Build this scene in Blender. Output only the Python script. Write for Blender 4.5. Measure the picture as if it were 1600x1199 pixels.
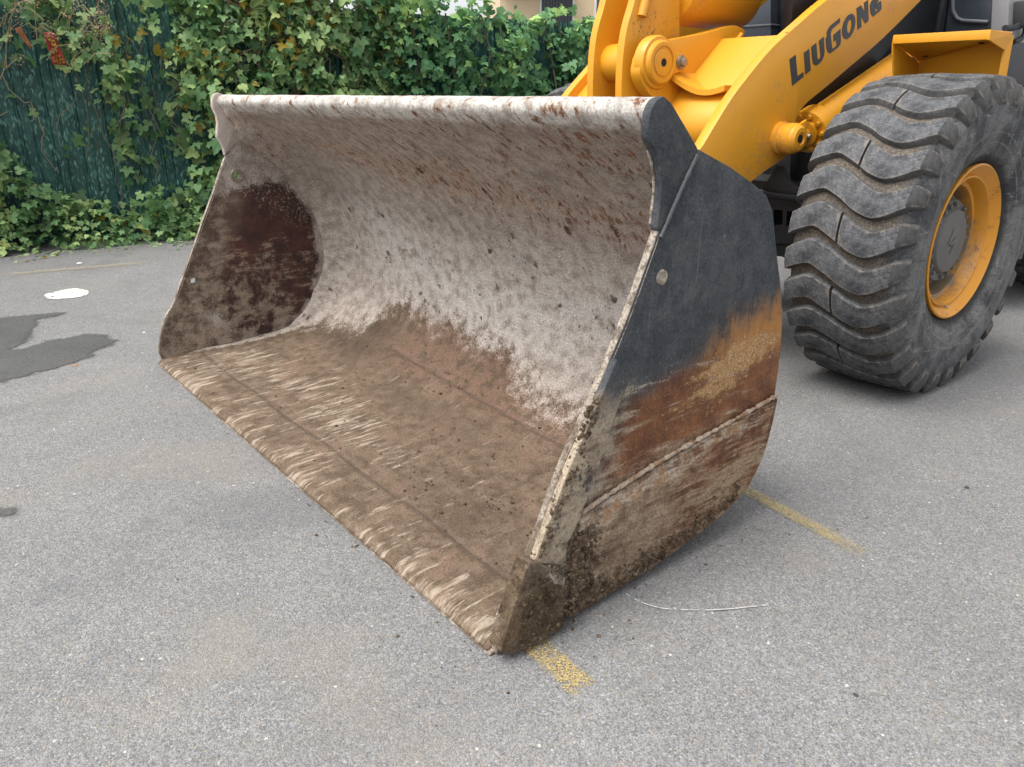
import bpy, bmesh, math, random
import numpy as np
from mathutils import Vector, Matrix, noise as mnoise
from mathutils.geometry import tessellate_polygon

random.seed(7); rng = np.random.default_rng(7)
for o in list(bpy.data.objects): bpy.data.objects.remove(o)
scene = bpy.context.scene
COL = scene.collection
R = math.radians

# ------------------------------------------------------------------ camera
CAM = Vector((4.26, -0.98, 1.364)); FPX = 1202.57
PIT, YAW, ROLL = R(20.523), R(51.011), R(0.245)
_fw = Vector((-math.sin(YAW)*math.cos(PIT), math.cos(YAW)*math.cos(PIT), -math.sin(PIT)))
_r = Vector((math.cos(YAW), math.sin(YAW), 0)); _u = _r.cross(_fw)
_r, _u = _r*math.cos(ROLL)+_u*math.sin(ROLL), _u*math.cos(ROLL)-_r*math.sin(ROLL)
cd = bpy.data.cameras.new('camera'); cam = bpy.data.objects.new('camera', cd); COL.objects.link(cam)
cam.matrix_world = Matrix(((_r.x, _u.x, -_fw.x, CAM.x), (_r.y, _u.y, -_fw.y, CAM.y), (_r.z, _u.z, -_fw.z, CAM.z), (0, 0, 0, 1)))
cd.sensor_width = 36; cd.lens = 36*FPX/1600; cd.clip_start = 0.05; cd.clip_end = 2000
scene.camera = cam
# ------------------------------------------------------------------ sky, sun, exposure
SUN_EL, SUN_AZ = 62, 188          # overcast: broad soft sun, azimuth measured clockwise from +Y
w = bpy.data.worlds.new('World'); scene.world = w; w.use_nodes = True
nt = w.node_tree; nt.nodes.clear()
sky = nt.nodes.new('ShaderNodeTexSky'); sky.sky_type = 'NISHITA'; sky.sun_disc = False
sky.sun_elevation = R(SUN_EL); sky.sun_rotation = R(SUN_AZ); sky.air_density = 1.0; sky.dust_density = 4.0; sky.ozone_density = 1.0
hs = nt.nodes.new('ShaderNodeHueSaturation'); hs.inputs['Saturation'].default_value = 0.22
bg = nt.nodes.new('ShaderNodeBackground'); bg.inputs['Strength'].default_value = 0.15
ow = nt.nodes.new('ShaderNodeOutputWorld')
nt.links.new(sky.outputs[0], hs.inputs['Color']); nt.links.new(hs.outputs[0], bg.inputs['Color']); nt.links.new(bg.outputs[0], ow.inputs[0])
sd = bpy.data.lights.new('sun', 'SUN'); sd.energy = 1.1; sd.angle = R(35); sd.color = (1, 0.965, 0.91)
sun = bpy.data.objects.new('sun', sd); COL.objects.link(sun)
_sv = Vector((math.sin(R(SUN_AZ))*math.cos(R(SUN_EL)), math.cos(R(SUN_AZ))*math.cos(R(SUN_EL)), math.sin(R(SUN_EL))))
sun.rotation_euler = _sv.to_track_quat('Z', 'Y').to_euler(); sun.location = (0, 0, 20)
vs = scene.view_settings; vs.view_transform = 'Standard'; vs.look = 'None'; vs.gamma = 1; vs.exposure = 1.05; vs.use_curve_mapping = False
scene.cycles.max_bounces = 8; scene.cycles.use_denoising = True

# ------------------------------------------------------------------ node helper
class S:
    def __init__(s, nt, k): s.nt, s.k = nt, k
    def _m(s, op, b=None, c=None, clamp=False):
        n = s.nt.nodes.new('ShaderNodeMath'); n.operation = op; n.use_clamp = clamp
        s.nt.links.new(s.k, n.inputs[0])
        for i, v in ((1, b), (2, c)):
            if v is None: continue
            if isinstance(v, S): s.nt.links.new(v.k, n.inputs[i])
            else: n.inputs[i].default_value = v
        return S(s.nt, n.outputs[0])
    def __add__(s, b): return s._m('ADD', b)
    __radd__ = __add__
    def __sub__(s, b): return s._m('SUBTRACT', b)
    def __rsub__(s, b): return s._m('MULTIPLY', -1.0)._m('ADD', b)
    def __mul__(s, b): return s._m('MULTIPLY', b)
    __rmul__ = __mul__
    def __truediv__(s, b): return s._m('DIVIDE', b)
    def __pow__(s, b): return s._m('POWER', b)
    def mx(s, b): return s._m('MAXIMUM', b)
    def mn(s, b): return s._m('MINIMUM', b)
    def abs(s): return s._m('ABSOLUTE')
    def sqrt(s): return s._m('SQRT')
    def sm(s, a, b):
        n = s.nt.nodes.new('ShaderNodeMapRange'); n.interpolation_type = 'SMOOTHSTEP'
        s.nt.links.new(s.k, n.inputs[0]); n.inputs[1].default_value = min(a, b); n.inputs[2].default_value = max(a, b)
        if a > b: n.inputs[3].default_value = 1; n.inputs[4].default_value = 0
        return S(s.nt, n.outputs[0])

class Mat:
    def __init__(s, name):
        s.m = bpy.data.materials.new(name); s.m.use_nodes = True; s.nt = s.m.node_tree
        s.b = s.nt.nodes['Principled BSDF']; s.out = s.nt.nodes['Material Output']
        n = s.nt.nodes.new('ShaderNodeTexCoord'); s.obj = S(s.nt, n.outputs['Object']); s.uv = S(s.nt, n.outputs['UV'])
    def new(s, t): return s.nt.nodes.new(t)
    def sep(s, v):
        n = s.new('ShaderNodeSeparateXYZ'); s.nt.links.new(v.k, n.inputs[0]); return [S(s.nt, o) for o in n.outputs]
    def vec(s, *c):
        n = s.new('ShaderNodeCombineXYZ')
        for i, v in enumerate(c):
            if isinstance(v, S): s.nt.links.new(v.k, n.inputs[i])
            else: n.inputs[i].default_value = v
        return S(s.nt, n.outputs[0])
    def map(s, v, scale=(1, 1, 1), loc=(0, 0, 0), rot=(0, 0, 0)):
        n = s.new('ShaderNodeMapping'); s.nt.links.new(v.k, n.inputs[0])
        n.inputs['Scale'].default_value = scale; n.inputs['Location'].default_value = loc; n.inputs['Rotation'].default_value = rot
        return S(s.nt, n.outputs[0])
    def noise(s, v, scale, detail=3, rough=.55, dist=0.0):
        n = s.new('ShaderNodeTexNoise'); s.nt.links.new(v.k, n.inputs['Vector'])
        n.inputs['Scale'].default_value = scale; n.inputs['Detail'].default_value = detail
        n.inputs['Roughness'].default_value = rough; n.inputs['Distortion'].default_value = dist
        return S(s.nt, n.outputs[0])
    def voro(s, v, scale, feature='F1', rnd=1.0):
        n = s.new('ShaderNodeTexVoronoi'); n.feature = feature; s.nt.links.new(v.k, n.inputs['Vector'])
        n.inputs['Scale'].default_value = scale; n.inputs['Randomness'].default_value = rnd
        c = s.sep(S(s.nt, n.outputs['Color'])) if feature == 'F1' else None
        return S(s.nt, n.outputs['Distance']), c
    def attr(s, name):
        n = s.new('ShaderNodeAttribute'); n.attribute_name = name; return S(s.nt, n.outputs['Fac'])
    def rgb(s, c):
        n = s.new('ShaderNodeRGB'); n.outputs[0].default_value = (*c, 1); return S(s.nt, n.outputs[0])
    def mix(s, f, a, b, mode='MIX'):
        n = s.new('ShaderNodeMix'); n.data_type = 'RGBA'; n.blend_type = mode; n.clamp_factor = True
        if isinstance(f, S): s.nt.links.new(f.k, n.inputs[0])
        else: n.inputs[0].default_value = f
        for i, c in ((6, a), (7, b)):
            if isinstance(c, S): s.nt.links.new(c.k, n.inputs[i])
            else: n.inputs[i].default_value = (*c, 1)
        return S(s.nt, n.outputs[2])
    def tone(s, col, val):          # multiply a colour by a scalar socket
        return s.mix(1.0, col, s.vec(val, val, val), 'MULTIPLY')
    def bump(s, h, strength=.4, dist=.01):
        n = s.new('ShaderNodeBump'); n.inputs['Strength'].default_value = strength; n.inputs['Distance'].default_value = dist
        s.nt.links.new(h.k, n.inputs['Height']); s.nt.links.new(n.outputs[0], s.b.inputs['Normal'])
    def done(s, col, rough=.6, metal=0.0, spec=.5):
        for i, v in (('Base Color', col), ('Roughness', rough), ('Metallic', metal), ('Specular IOR Level', spec)):
            if isinstance(v, S): s.nt.links.new(v.k, s.b.inputs[i])
            else: s.b.inputs[i].default_value = (*v, 1) if isinstance(v, tuple) else v
        return s.m

def simple(name, c, rough=.5, var=.25, metal=0.0, scale=9, spec=.5):
    M = Mat(name); n = M.noise(M.obj, scale, 5); n2 = M.noise(M.obj, scale*14, 2)
    col = M.tone(M.rgb(c), n*var + n2*(var*.4) + (1-var*.7))
    M.bump(n2, .08, .004)
    return M.done(col, n*.2+(rough-.1), metal, spec)

# ------------------------------------------------------------------ mesh helpers
def tag(o, label=None, cat=None, group=None, kind=None):
    for k, v in (('label', label), ('category', cat), ('group', group), ('kind', kind)):
        if v: o[k] = v
    return o

def link(name, me, mat=None, parent=None):
    o = bpy.data.objects.new(name, me); COL.objects.link(o)
    if mat is not None and len(me.materials) == 0:
        for m in (mat if isinstance(mat, (list, tuple)) else [mat]): me.materials.append(m)
    if parent is not None:
        o.parent = parent; o.matrix_parent_inverse = Matrix.Translation(-WORLD[parent.name])
    return o
WORLD = {}
def empty(name, loc, parent=None):
    o = bpy.data.objects.new(name, None); COL.objects.link(o); o.empty_display_size = .2
    o.location = loc; WORLD[o.name] = Vector(loc)
    if parent is not None:
        o.parent = parent; o.matrix_parent_inverse = Matrix.Translation(-WORLD[parent.name])
    return o

def finish(bm, name, smooth=35):
    bmesh.ops.recalc_face_normals(bm, faces=bm.faces)
    if smooth:
        for f in bm.faces: f.smooth = True
        for e in bm.edges:
            if len(e.link_faces) == 2 and e.calc_face_angle(0) > R(smooth): e.smooth = False
    me = bpy.data.meshes.new(name); bm.to_mesh(me); bm.free(); return me

def bev(bm, width, seg=2, ang=30):
    if width <= 0: return
    es = [e for e in bm.edges if len(e.link_faces) == 2 and e.calc_face_angle(0) > R(ang)]
    bmesh.ops.bevel(bm, geom=es, offset=width, segments=seg, affect='EDGES', profile=.6, clamp_overlap=True)

def prism(poly, d0, d1, axis='x', bevel=.004, holes=(), bm=None):
    """extrude a 2-D outline: axis x -> poly is (y,z); axis y -> (x,z); axis z -> (x,y)"""
    own = bm is None
    b = bmesh.new()
    f3 = {'x': lambda q, d: (d, q[0], q[1]), 'y': lambda q, d: (q[0], d, q[1]), 'z': lambda q, d: (q[0], q[1], d)}[axis]
    if not holes:
        a = [b.verts.new(f3(q, d0)) for q in poly]; c = [b.verts.new(f3(q, d1)) for q in poly]
        b.faces.new(a); b.faces.new(c[::-1]); n = len(poly)
        for i in range(n): b.faces.new((a[i], c[i], c[(i+1) % n], a[(i+1) % n]))
        bmesh.ops.recalc_face_normals(b, faces=b.faces)
        bev(b, bevel)
    else:
        loops = [list(poly)]+[list(h) for h in holes]
        flat = [q for l in loops for q in l]
        tris = tessellate_polygon([[Vector((q[0], q[1], 0)) for q in l] for l in loops])
        a = [b.verts.new(f3(q, d0)) for q in flat]; c = [b.verts.new(f3(q, d1)) for q in flat]
        for t in tris:
            try: b.faces.new([a[i] for i in t]); b.faces.new([c[i] for i in t][::-1])
            except ValueError: pass
        k = 0
        for l in loops:
            n = len(l)
            for i in range(n): b.faces.new((a[k+i], c[k+i], c[k+(i+1) % n], a[k+(i+1) % n]))
            k += n
    return b

def merge(dst, src):
    me = bpy.data.meshes.new('t'); src.to_mesh(me); src.free(); dst.from_mesh(me); bpy.data.meshes.remove(me)

def boxbm(c, size, rotz=0, bevel=.004, rot=None):
    b = bmesh.new(); bmesh.ops.create_cube(b, size=1)
    bmesh.ops.scale(b, vec=size, verts=b.verts); bev(b, bevel)
    M = (rot if rot is not None else Matrix.Rotation(rotz, 3, 'Z')).to_4x4(); M.translation = Vector(c)
    bmesh.ops.transform(b, matrix=M, verts=b.verts); return b

def cylbm(p0, p1, r, seg=28, r1=None, bevel=.003):
    p0, p1 = Vector(p0), Vector(p1); d = p1-p0
    b = bmesh.new(); bmesh.ops.create_cone(b, cap_ends=True, segments=seg, radius1=r, radius2=r if r1 is None else r1, depth=d.length)
    bev(b, bevel, 2, 40)
    M = d.to_track_quat('Z', 'Y').to_matrix().to_4x4(); M.translation = (p0+p1)/2
    bmesh.ops.transform(b, matrix=M, verts=b.verts); return b

def tubebm(pts, r, seg=10, bm=None):
    b = bm or bmesh.new(); pts = [Vector(p) for p in pts]; rings = []
    up = None
    for i, p in enumerate(pts):
        t = (pts[min(i+1, len(pts)-1)]-pts[max(i-1, 0)]).normalized()
        if up is None: up = t.orthogonal().normalized()
        up = (up-t*up.dot(t)).normalized(); s = t.cross(up)
        rr = r[i] if isinstance(r, (list, tuple, np.ndarray)) else r
        rings.append([b.verts.new(p+(up*math.cos(a)+s*math.sin(a))*rr) for a in [2*math.pi*k/seg for k in range(seg)]])
    for a, c in zip(rings, rings[1:]):
        for k in range(seg): b.faces.new((a[k], a[(k+1) % seg], c[(k+1) % seg], c[k]))
    b.faces.new(rings[0][::-1]); b.faces.new(rings[-1]); return b

def revolve(prof, seg, centre=(0, 0, 0), closed=False):
    """profile (x, r) turned about the X axis"""
    b = bmesh.new(); cx, cy, cz = centre; rings = []
    for x, r in prof:
        rings.append([b.verts.new((cx+x, cy+r*math.cos(2*math.pi*k/seg), cz+r*math.sin(2*math.pi*k/seg))) for k in range(seg)])
    pr = list(zip(rings, rings[1:])) + ([(rings[-1], rings[0])] if closed else [])
    for a, c in pr:
        for k in range(seg): b.faces.new((a[k], a[(k+1) % seg], c[(k+1) % seg], c[k]))
    return b

def hexbolt(c, d, r=.016, h=.016):
    """a hex bolt head standing on point c along direction d"""
    d = Vector(d).normalized(); c = Vector(c)
    b = cylbm(c, c+d*h*.25, r*1.35, 18, bevel=0); merge(b, cylbm(c+d*h*.25, c+d*h*1.1, r, 6, bevel=.0015)); return b

def catmull(P, n=12):
    P = [np.array(q, float) for q in P]; Q = [2*P[0]-P[1]]+P+[2*P[-1]-P[-2]]; out = []
    for i in range(1, len(Q)-2):
        a, b, c, d = Q[i-1:i+3]
        for k in range(n):
            t = k/n; out.append(.5*(2*b+(c-a)*t+(2*a-5*b+4*c-d)*t*t+(3*b-a-3*c+d)*t**3))
    out.append(P[-1]); return np.array(out)

# where the line of sight through a photograph pixel meets a real plane (used once to survey outlines)
def ray(x, y): return (_fw + _r*((x-800)/FPX) - _u*((y-599.5)/FPX))
def onX(x, y, X): d = ray(x, y); t = (X-CAM.x)/d.x; q = CAM+d*t; return (q.y, q.z)
def onY(x, y, Y): d = ray(x, y); t = (Y-CAM.y)/d.y; q = CAM+d*t; return (q.x, q.z)
def onZ(x, y, Z=0.0): d = ray(x, y); t = (Z-CAM.z)/d.z; q = CAM+d*t; return (q.x, q.y)
def trace(pts, X): return [onX(x, y, X) for x, y in pts]

# ------------------------------------------------------------------ materials
def m_asphalt(wet=False):
    M = Mat('wet_asphalt' if wet else 'asphalt'); p = M.obj
    d1, c1 = M.voro(p, 300); d2, c2 = M.voro(p, 175); d3, c3 = M.voro(p, 75)
    big = M.noise(p, .45, 4); mid = M.noise(p, 2.6, 4, .6); fine = M.noise(p, 420, 2)
    mott = M.noise(p, 34, 4, .7)
    val = c1[0]*.58 + c2[1]*.36 + fine*.25 + mott*.45 + .20
    col = M.tone(M.rgb((.206, .205, .203)), val)
    col = M.mix(c2[0].sm(.88, .96)*d2.sm(.9, .2)*.5, col, (.50, .49, .47))          # pale stones
    col = M.mix(c3[0].sm(.984, .995)*d3.sm(.42, .22)*.85, col, (.62, .60, .56))      # a few bright chips
    col = M.mix(c1[1].sm(.76, .95)*.55, col, (.06, .062, .068))                       # dark pits
    col = M.mix(c2[2].sm(.93, .97)*.45, col, (.33, .26, .18))                        # tan stones
    col = M.tone(col, big*.45 + mid*.30 + .66)
    col = M.mix(M.noise(p, 1.1, 5, .65).sm(.52, .70)*.40, col, (.27, .245, .205))    # dusty patches
    col = M.mix(M.noise(p, .8, 6, .7, .6).sm(.55, .68)*.28, col, (.095, .098, .105))   # old drips and tyre grime
    X_, Y_, Z_ = M.sep(p); trk = M.noise(M.map(p, (.9, .05, 1), rot=(0, 0, .5)), 1, 5, .6).sm(.52, .66); col = M.mix(trk*.16, col, (.12, .12, .125))
    h = d1*-.6 + c1[0]*.7 + d2*-.5
    if wet:
        col = M.tone(col, mid*.2+.32); M.bump(h, .35, .004); M.done(col, fine*.2+.5, 0, .3)
        e = (M.attr('inside') + (M.noise(p, 12, 5, .7)-.5)*.16 + (c2[0]-.5)*.02).sm(-.014, .034)
        tr = M.new('ShaderNodeBsdfTransparent'); mx = M.new('ShaderNodeMixShader'); M.nt.links.new((e*.92).k, mx.inputs[0])
        M.nt.links.new(tr.outputs[0], mx.inputs[1]); M.nt.links.new(M.b.outputs[0], mx.inputs[2]); M.nt.links.new(mx.outputs[0], M.out.inputs[0]); return M.m
    M.bump(h, .7, .005)
    return M.done(col, .9, 0, .25)

def m_worn_paint(name, c, density, scale=430):
    M = Mat(name); p = M.obj; u, v, _ = M.sep(M.uv)
    d, cc = M.voro(p, scale); n = M.noise(p, 30, 4); e = (u*(1-u)*4).mn(v*(1-v)*4)
    a = (cc[0]*.8 + n*.55 + M.noise(p, 9, 3)*.55 + e.sm(0, .8)*.6).sm(1.62-density, 1.72-density)
    col = M.tone(M.rgb(c), cc[1]*.5+.7); M.bump(cc[0], .4, .004); M.done(col, .85, 0, .3)
    tr = M.new('ShaderNodeBsdfTransparent'); mx = M.new('ShaderNodeMixShader')
    M.nt.links.new(a.k, mx.inputs[0]); M.nt.links.new(tr.outputs[0], mx.inputs[1]); M.nt.links.new(M.b.outputs[0], mx.inputs[2])
    M.nt.links.new(mx.outputs[0], M.out.inputs[0]); return M.m

def m_yellow():
    M = Mat('yellow_paint'); p = M.obj
    n = M.noise(p, 5, 5, .6); f = M.noise(p, 70, 4); s = M.noise(M.map(p, (60, 60, 6)), 1, 4)
    col = M.mix(n*.55, (.68, .31, .016), (.62, .265, .014))
    col = M.mix(f.sm(.6, .8)*.25, col, (.42, .2, .03))
    col = M.mix(s.sm(.64, .74)*.25, col, (.3, .17, .05))
    d, c = M.voro(p, 26); chip = (c[0].sm(.965, .99))*(d+f*.3).sm(.4, .25)
    col = M.mix(chip*.85, col, (.06, .045, .03))
    x, y, z = M.sep(p); g = (((x-1.60)/.09)**2+((y-2.02)/.18)**2+((z-1.66)/.10)**2).sqrt()
    col = M.mix(M.noise(p, 45, 5, .8).sm(.55, .62)*g.sm(1.0, .6)*.9, col, (.03, .022, .015))
    col = M.mix(n.sm(.52, .66)*f.sm(.45, .62)*.42, col, (.36, .22, .10)); col = M.mix((z*-1+(n-.5)*.5).sm(-1.25, -1.05)*f.sm(.4, .6)*.25, col, (.30, .21, .12))
    M.bump(n*.4+f*.12, .06, .01)
    return M.done(col, n*.2+.3, 0, .5)

def m_black(name='black_paint', c=(.018, .02, .024), rough=.45, dust=.5):
    M = Mat(name); p = M.obj; n = M.noise(p, 4, 6, .65); s = M.noise(M.map(p, (30, 30, 2.5)), 1, 5, .6)
    col = M.mix(n.sm(.48, .75)*dust, c, (.11, .1, .09)); col = M.mix(s.sm(.55, .75)*dust*.7, col, (.13, .125, .12))
    M.bump(n, .15, .01); return M.done(col, n*.3+rough-.1, 0, .5)

def m_tread():
    M = Mat('tread_rubber'); p = M.obj; x, y, z = M.sep(p); r = (y*y+z*z).sqrt()
    n = M.noise(p, 9, 6, .68); f = M.noise(p, 150, 4, .7); sc = M.noise(M.map(p, (14, 60, 60)), 1, 5, .7); m = M.noise(p, 38, 5, .7)
    col = M.mix((n*.6+m*.4).sm(.38, .6), (.039, .041, .045), (.104, .107, .112))
    col = M.tone(col, f.sm(.3, .7)*.85+.6)
    top = (r+(m-.5)*.016).sm(.722, .736)
    col = M.mix((1-top)*.55, col, M.tone(M.rgb((.085, .078, .069)), m*1.0+.4))
    col = M.mix((M.attr('edge')+(m-.5)*1.1+(f-.5)*.3).sm(.74, 1.15)*.6, col, (.23, .20, .165))
    col = M.mix((r+(f-.5)*.02+(n-.5)*.03).sm(.712, .698)*x.abs().sm(.25, .22)*.55, col, (.11, .092, .072))
    col = M.mix(sc.sm(.60, .74)*.35, col, (.22, .205, .185))
    d, c = M.voro(p, 40); col = M.mix(c[0].sm(.93, .98)*d.sm(.3, .2)*.6, col, (.02, .02, .022))
    M.bump(f*.6+n*.5+m*.6+sc*.4, .55, .006); return M.done(col, .8, 0, .3)

def m_tyre():
    M = Mat('tyre_rubber'); p = M.obj; x, y, z = M.sep(p); r = (y*y+z*z).sqrt()
    n = M.noise(p, 5, 6, .7, .4); f = M.noise(p, 120, 4, .7); m = M.noise(p, 26, 5, .7)
    sc = M.noise(M.map(p, (8, 7, 34), rot=(.7, 0, 0)), 1, 6, .72, .3); sc2 = M.noise(M.map(p, (8, 40, 6), rot=(.3, 0, 0)), 1, 6, .72, .3)
    col = M.mix(n.sm(.36, .62), (.040, .041, .045), (.135, .134, .132))
    col = M.mix(sc.sm(.585, .65)*.55, col, (.26, .25, .235)); col = M.mix(sc2.sm(.60, .66)*.5, col, (.27, .26, .25))
    col = M.mix(sc.sm(.40, .33)*.7, col, (.018, .018, .02))
    ring = ((r-.50).abs()*-1+(m-.5)*.01).sm(-.006, -.001)+((r-.455).abs()*-1+(m-.5)*.008).sm(-.005, -.001); col = M.mix(ring*m.sm(.35, .6)*.5, col, (.22, .215, .2))
    col = M.mix((r+(n-.5)*.05).sm(.69, .705)*x.abs().sm(.268, .25), col, M.tone(M.rgb((.098, .082, .066)), f.sm(.25, .75)*.8+m*.9+.15))   # soil in the grooves
    col = M.mix((r+(m-.5)*.03).sm(.42, .385)*.85, col, (.016, .015, .015))
    col = M.tone(col, f.sm(.3, .7)*.6+.7)
    M.bump(sc*.5+f*.4+n*.5+sc2*.3, .4, .006); return M.done(col, .76, 0, .3)

def m_rim():
    M = Mat('rim_paint'); p = M.obj; x, y, z = M.sep(p); r = (y*y+z*z).sqrt()
    n = M.noise(p, 9, 5, .65); f = M.noise(p, 60, 5, .7)
    col = M.mix(n*.6, (.62, .27, .02), (.52, .21, .018))
    col = M.mix((n+f*.5).sm(.82, .98)*.8, col, (.1, .045, .02))
    col = M.mix(((r*-1)+n*.11+z*-.04+(f-.5)*.06).sm(-.242, -.185), col, M.tone(M.rgb((.16, .125, .085)), f+.5))  # dust baked into the dish
    M.bump(f, .12, .004); return M.done(col, n*.25+.3, 0, .5)

C_CONC = (.40, .35, .305); C_MUD = (.15, .097, .06); C_RUST = (.13, .042, .018)

def m_shell():
    M = Mat('bucket_inside'); u, v, _ = M.sep(M.uv); uv = M.uv
    conc = M.attr('conc'); rust = M.attr('rust'); pale = M.attr('pale'); clod = M.attr('clod'); shade_bands = M.attr('shade_bands')
    fine = M.noise(uv, 120, 5, .72).sm(.30, .70); mid = M.noise(uv, 16, 6, .65); big = M.noise(uv, 3.2, 5, .6); vf = M.noise(uv, 330, 3, .7).sm(.28, .72)
    sk = M.map(M.vec(u+(mid-.5)*.05, v+(M.noise(uv, 11, 4)-.5)*.16, 0.0), (31, 14, 1), rot=(0, 0, .22))
    dif = M.noise(M.map(uv, (60, 18, 1), rot=(0, 0, .24)), 1, 6, .75)
    # caked cement, with the back wall's shading bands painted in
    cc = M.mix(mid.sm(.36, .64), (.37, .31, .262), (.60, .535, .47))
    cc = M.mix(big.sm(.5, .72)*.45, cc, (.28, .235, .205)); cc = M.tone(cc, fine*.55+vf*.32+.56)
    cc = M.mix((1-fine)*(1-mid)*.55, cc, (.17, .135, .115))
    cc = M.mix(shade_bands*.6, cc, M.tone(M.rgb((.27, .22, .19)), fine*.9+.45))
    cc = M.mix(pale*mid.sm(.3, .6)*.75, cc, M.tone(M.rgb((.66, .62, .58)), fine*.7+.62))
    lump = M.noise(uv, 34, 6, .75); cc = M.mix(lump.sm(.55, .68)*.45, cc, (.22, .17, .14)); cc = M.mix(lump.sm(.45, .36)*.5, cc, (.62, .57, .51)); cc = M.mix(dif.sm(.58, .70)*.18, cc, (.2, .155, .128))
    cc = M.mix(M.noise(uv, 60, 5, .7, .5).sm(.66, .72)*.8*v.sm(2.2, 1.2), cc, (.15, .13, .115))
    # rust specks, drawn out along the fall of the plate
    d, c = M.voro(sk, 1.0)
    sp = ((c[0] + rust*.50*u.sm(.6, 2.6) - .955)*6).mx(0).mn(1) * (d + M.noise(uv, 55, 4)*.75 + c[1]*.3).sm(1.02, .80)
    d2, c2 = M.voro(M.map(M.vec(u+(M.noise(uv, 30, 3)-.5)*.035, v+(mid-.5)*.10, 0.0), (74, 30, 1), rot=(0, 0, .24)), 1.0)
    sp2 = ((c2[0] + rust*.70 - .96)*6).mx(0).mn(1) * (d2 + M.noise(uv, 110, 3)*.7).sm(.9, .7)
    cc = M.mix(rust*(dif*.5+mid*.5).sm(.42, .58)*.62, cc, (.34, .185, .09))
    cc = M.mix(sp2*.85, cc, M.mix(c2[1], (.36, .145, .042), (.12, .05, .026)))
    cc = M.mix(sp*.92, cc, M.mix(c[2], (.21, .072, .026), (.075, .03, .02)))
    # pits in the cement
    wv = M.vec(u+(M.noise(uv, 40, 4)-.5)*.05, v+(M.noise(uv, 37, 4)-.5)*.05, 0.0); d3, c3 = M.voro(wv, 19); pit = (c3[0]+(big-.5)*.9).sm(.88, .95)*(d3+c3[1]*.28).sm(.46, .32)*v.sm(2.0, 1.6)*.92
    d4, c4 = M.voro(wv, 52); pit = pit.mx((c4[0]+(big-.5)*.8).sm(.90, .95)*(d4+c4[1]*.2).sm(.44, .3)*v.sm(2.1, 1.5)*.8)
    cc = M.mix(pit, cc, (.07, .055, .045))
    # white battered lip with rust scars
    lip = (v + mid*.05).sm(2.405, 2.44)
    lw = M.mix((mid*.6+dif*.4).sm(.40, .56), (.40, .355, .31), (.74, .70, .645)); lw = M.tone(lw, fine*.5+vf*.2+.6)
    ln = M.noise(M.map(uv, (17, 11, 1), rot=(0, 0, .2)), 1, 6, .75)
    lw = M.mix(ln.sm(.52, .60)*.6, lw, (.36, .2, .105)); lw = M.mix(ln.sm(.575, .62)*.9, lw, (.16, .065, .03))
    lw = M.mix(dif.sm(.6, .7)*.5, lw, (.2, .17, .15))
    cc = M.mix(lip, cc, lw)
    # mud on the floor, scraped in streaks
    fl = M.mix((mid*.7+big*.3).sm(.38, .62), (.126, .088, .059), (.228, .168, .119)); fl = M.tone(fl, vf*.46+fine*.56+.46)
    wob = (M.noise(uv, 2.2, 2)-.5)*.03; q_ = M.vec(u+wob, v+(mid-.5)*.025, 0.0); st = M.noise(M.map(q_, (22, 3.6, 1), rot=(0, 0, -.12)), 1, 6, .72); st2 = M.noise(M.map(q_, (64, 9, 1), rot=(0, 0, -.12)), 1, 5, .7)
    edge = v.sm(.30, .0)*(big.sm(.36, .60))
    m1 = (st*.6 + st2*.4 + edge*.13 + M.attr('scrape')*.085 - big*.12).sm(.515, .59)
    fl = M.mix(m1*.85, fl, M.mix(st2.sm(.42, .58), (.27, .20, .14), (.50, .42, .33)))
    fl = M.mix(st2.sm(.40, .33)*.6, fl, (.075, .052, .036))
    fl = M.mix(M.attr('wear').mx(big.sm(.52, .64)*.6)*mid.sm(.38, .58)*.75, fl, M.tone(M.rgb((.225, .135, .095)), fine*.8+.55))
    fl = M.mix(M.noise(uv, 48, 5, .75).sm(.62, .68)*.7, fl, (.06, .042, .03))
    fl = M.mix(clod*mid.sm(.35, .6)*.85, fl, (.07, .05, .037))
    fl = M.mix(M.attr('seam')*(mid.sm(.3, .55))*.75, fl, (.065, .05, .04))
    f = (conc*5.5 + (mid-.5)*2.0 + (big-.5)*1.6 + (fine-.5)*.45).sm(-.38, .48)
    col = M.mix(f, fl, cc)
    M.bump(lump*1.0*conc.sm(-.05, .05) + fine*.5 + vf*.3 + mid*.9 + sp*-.4 + pit*-1.2 + st2*.25, .75, .007)
    return M.done(col, .88, 0, .2)

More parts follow.
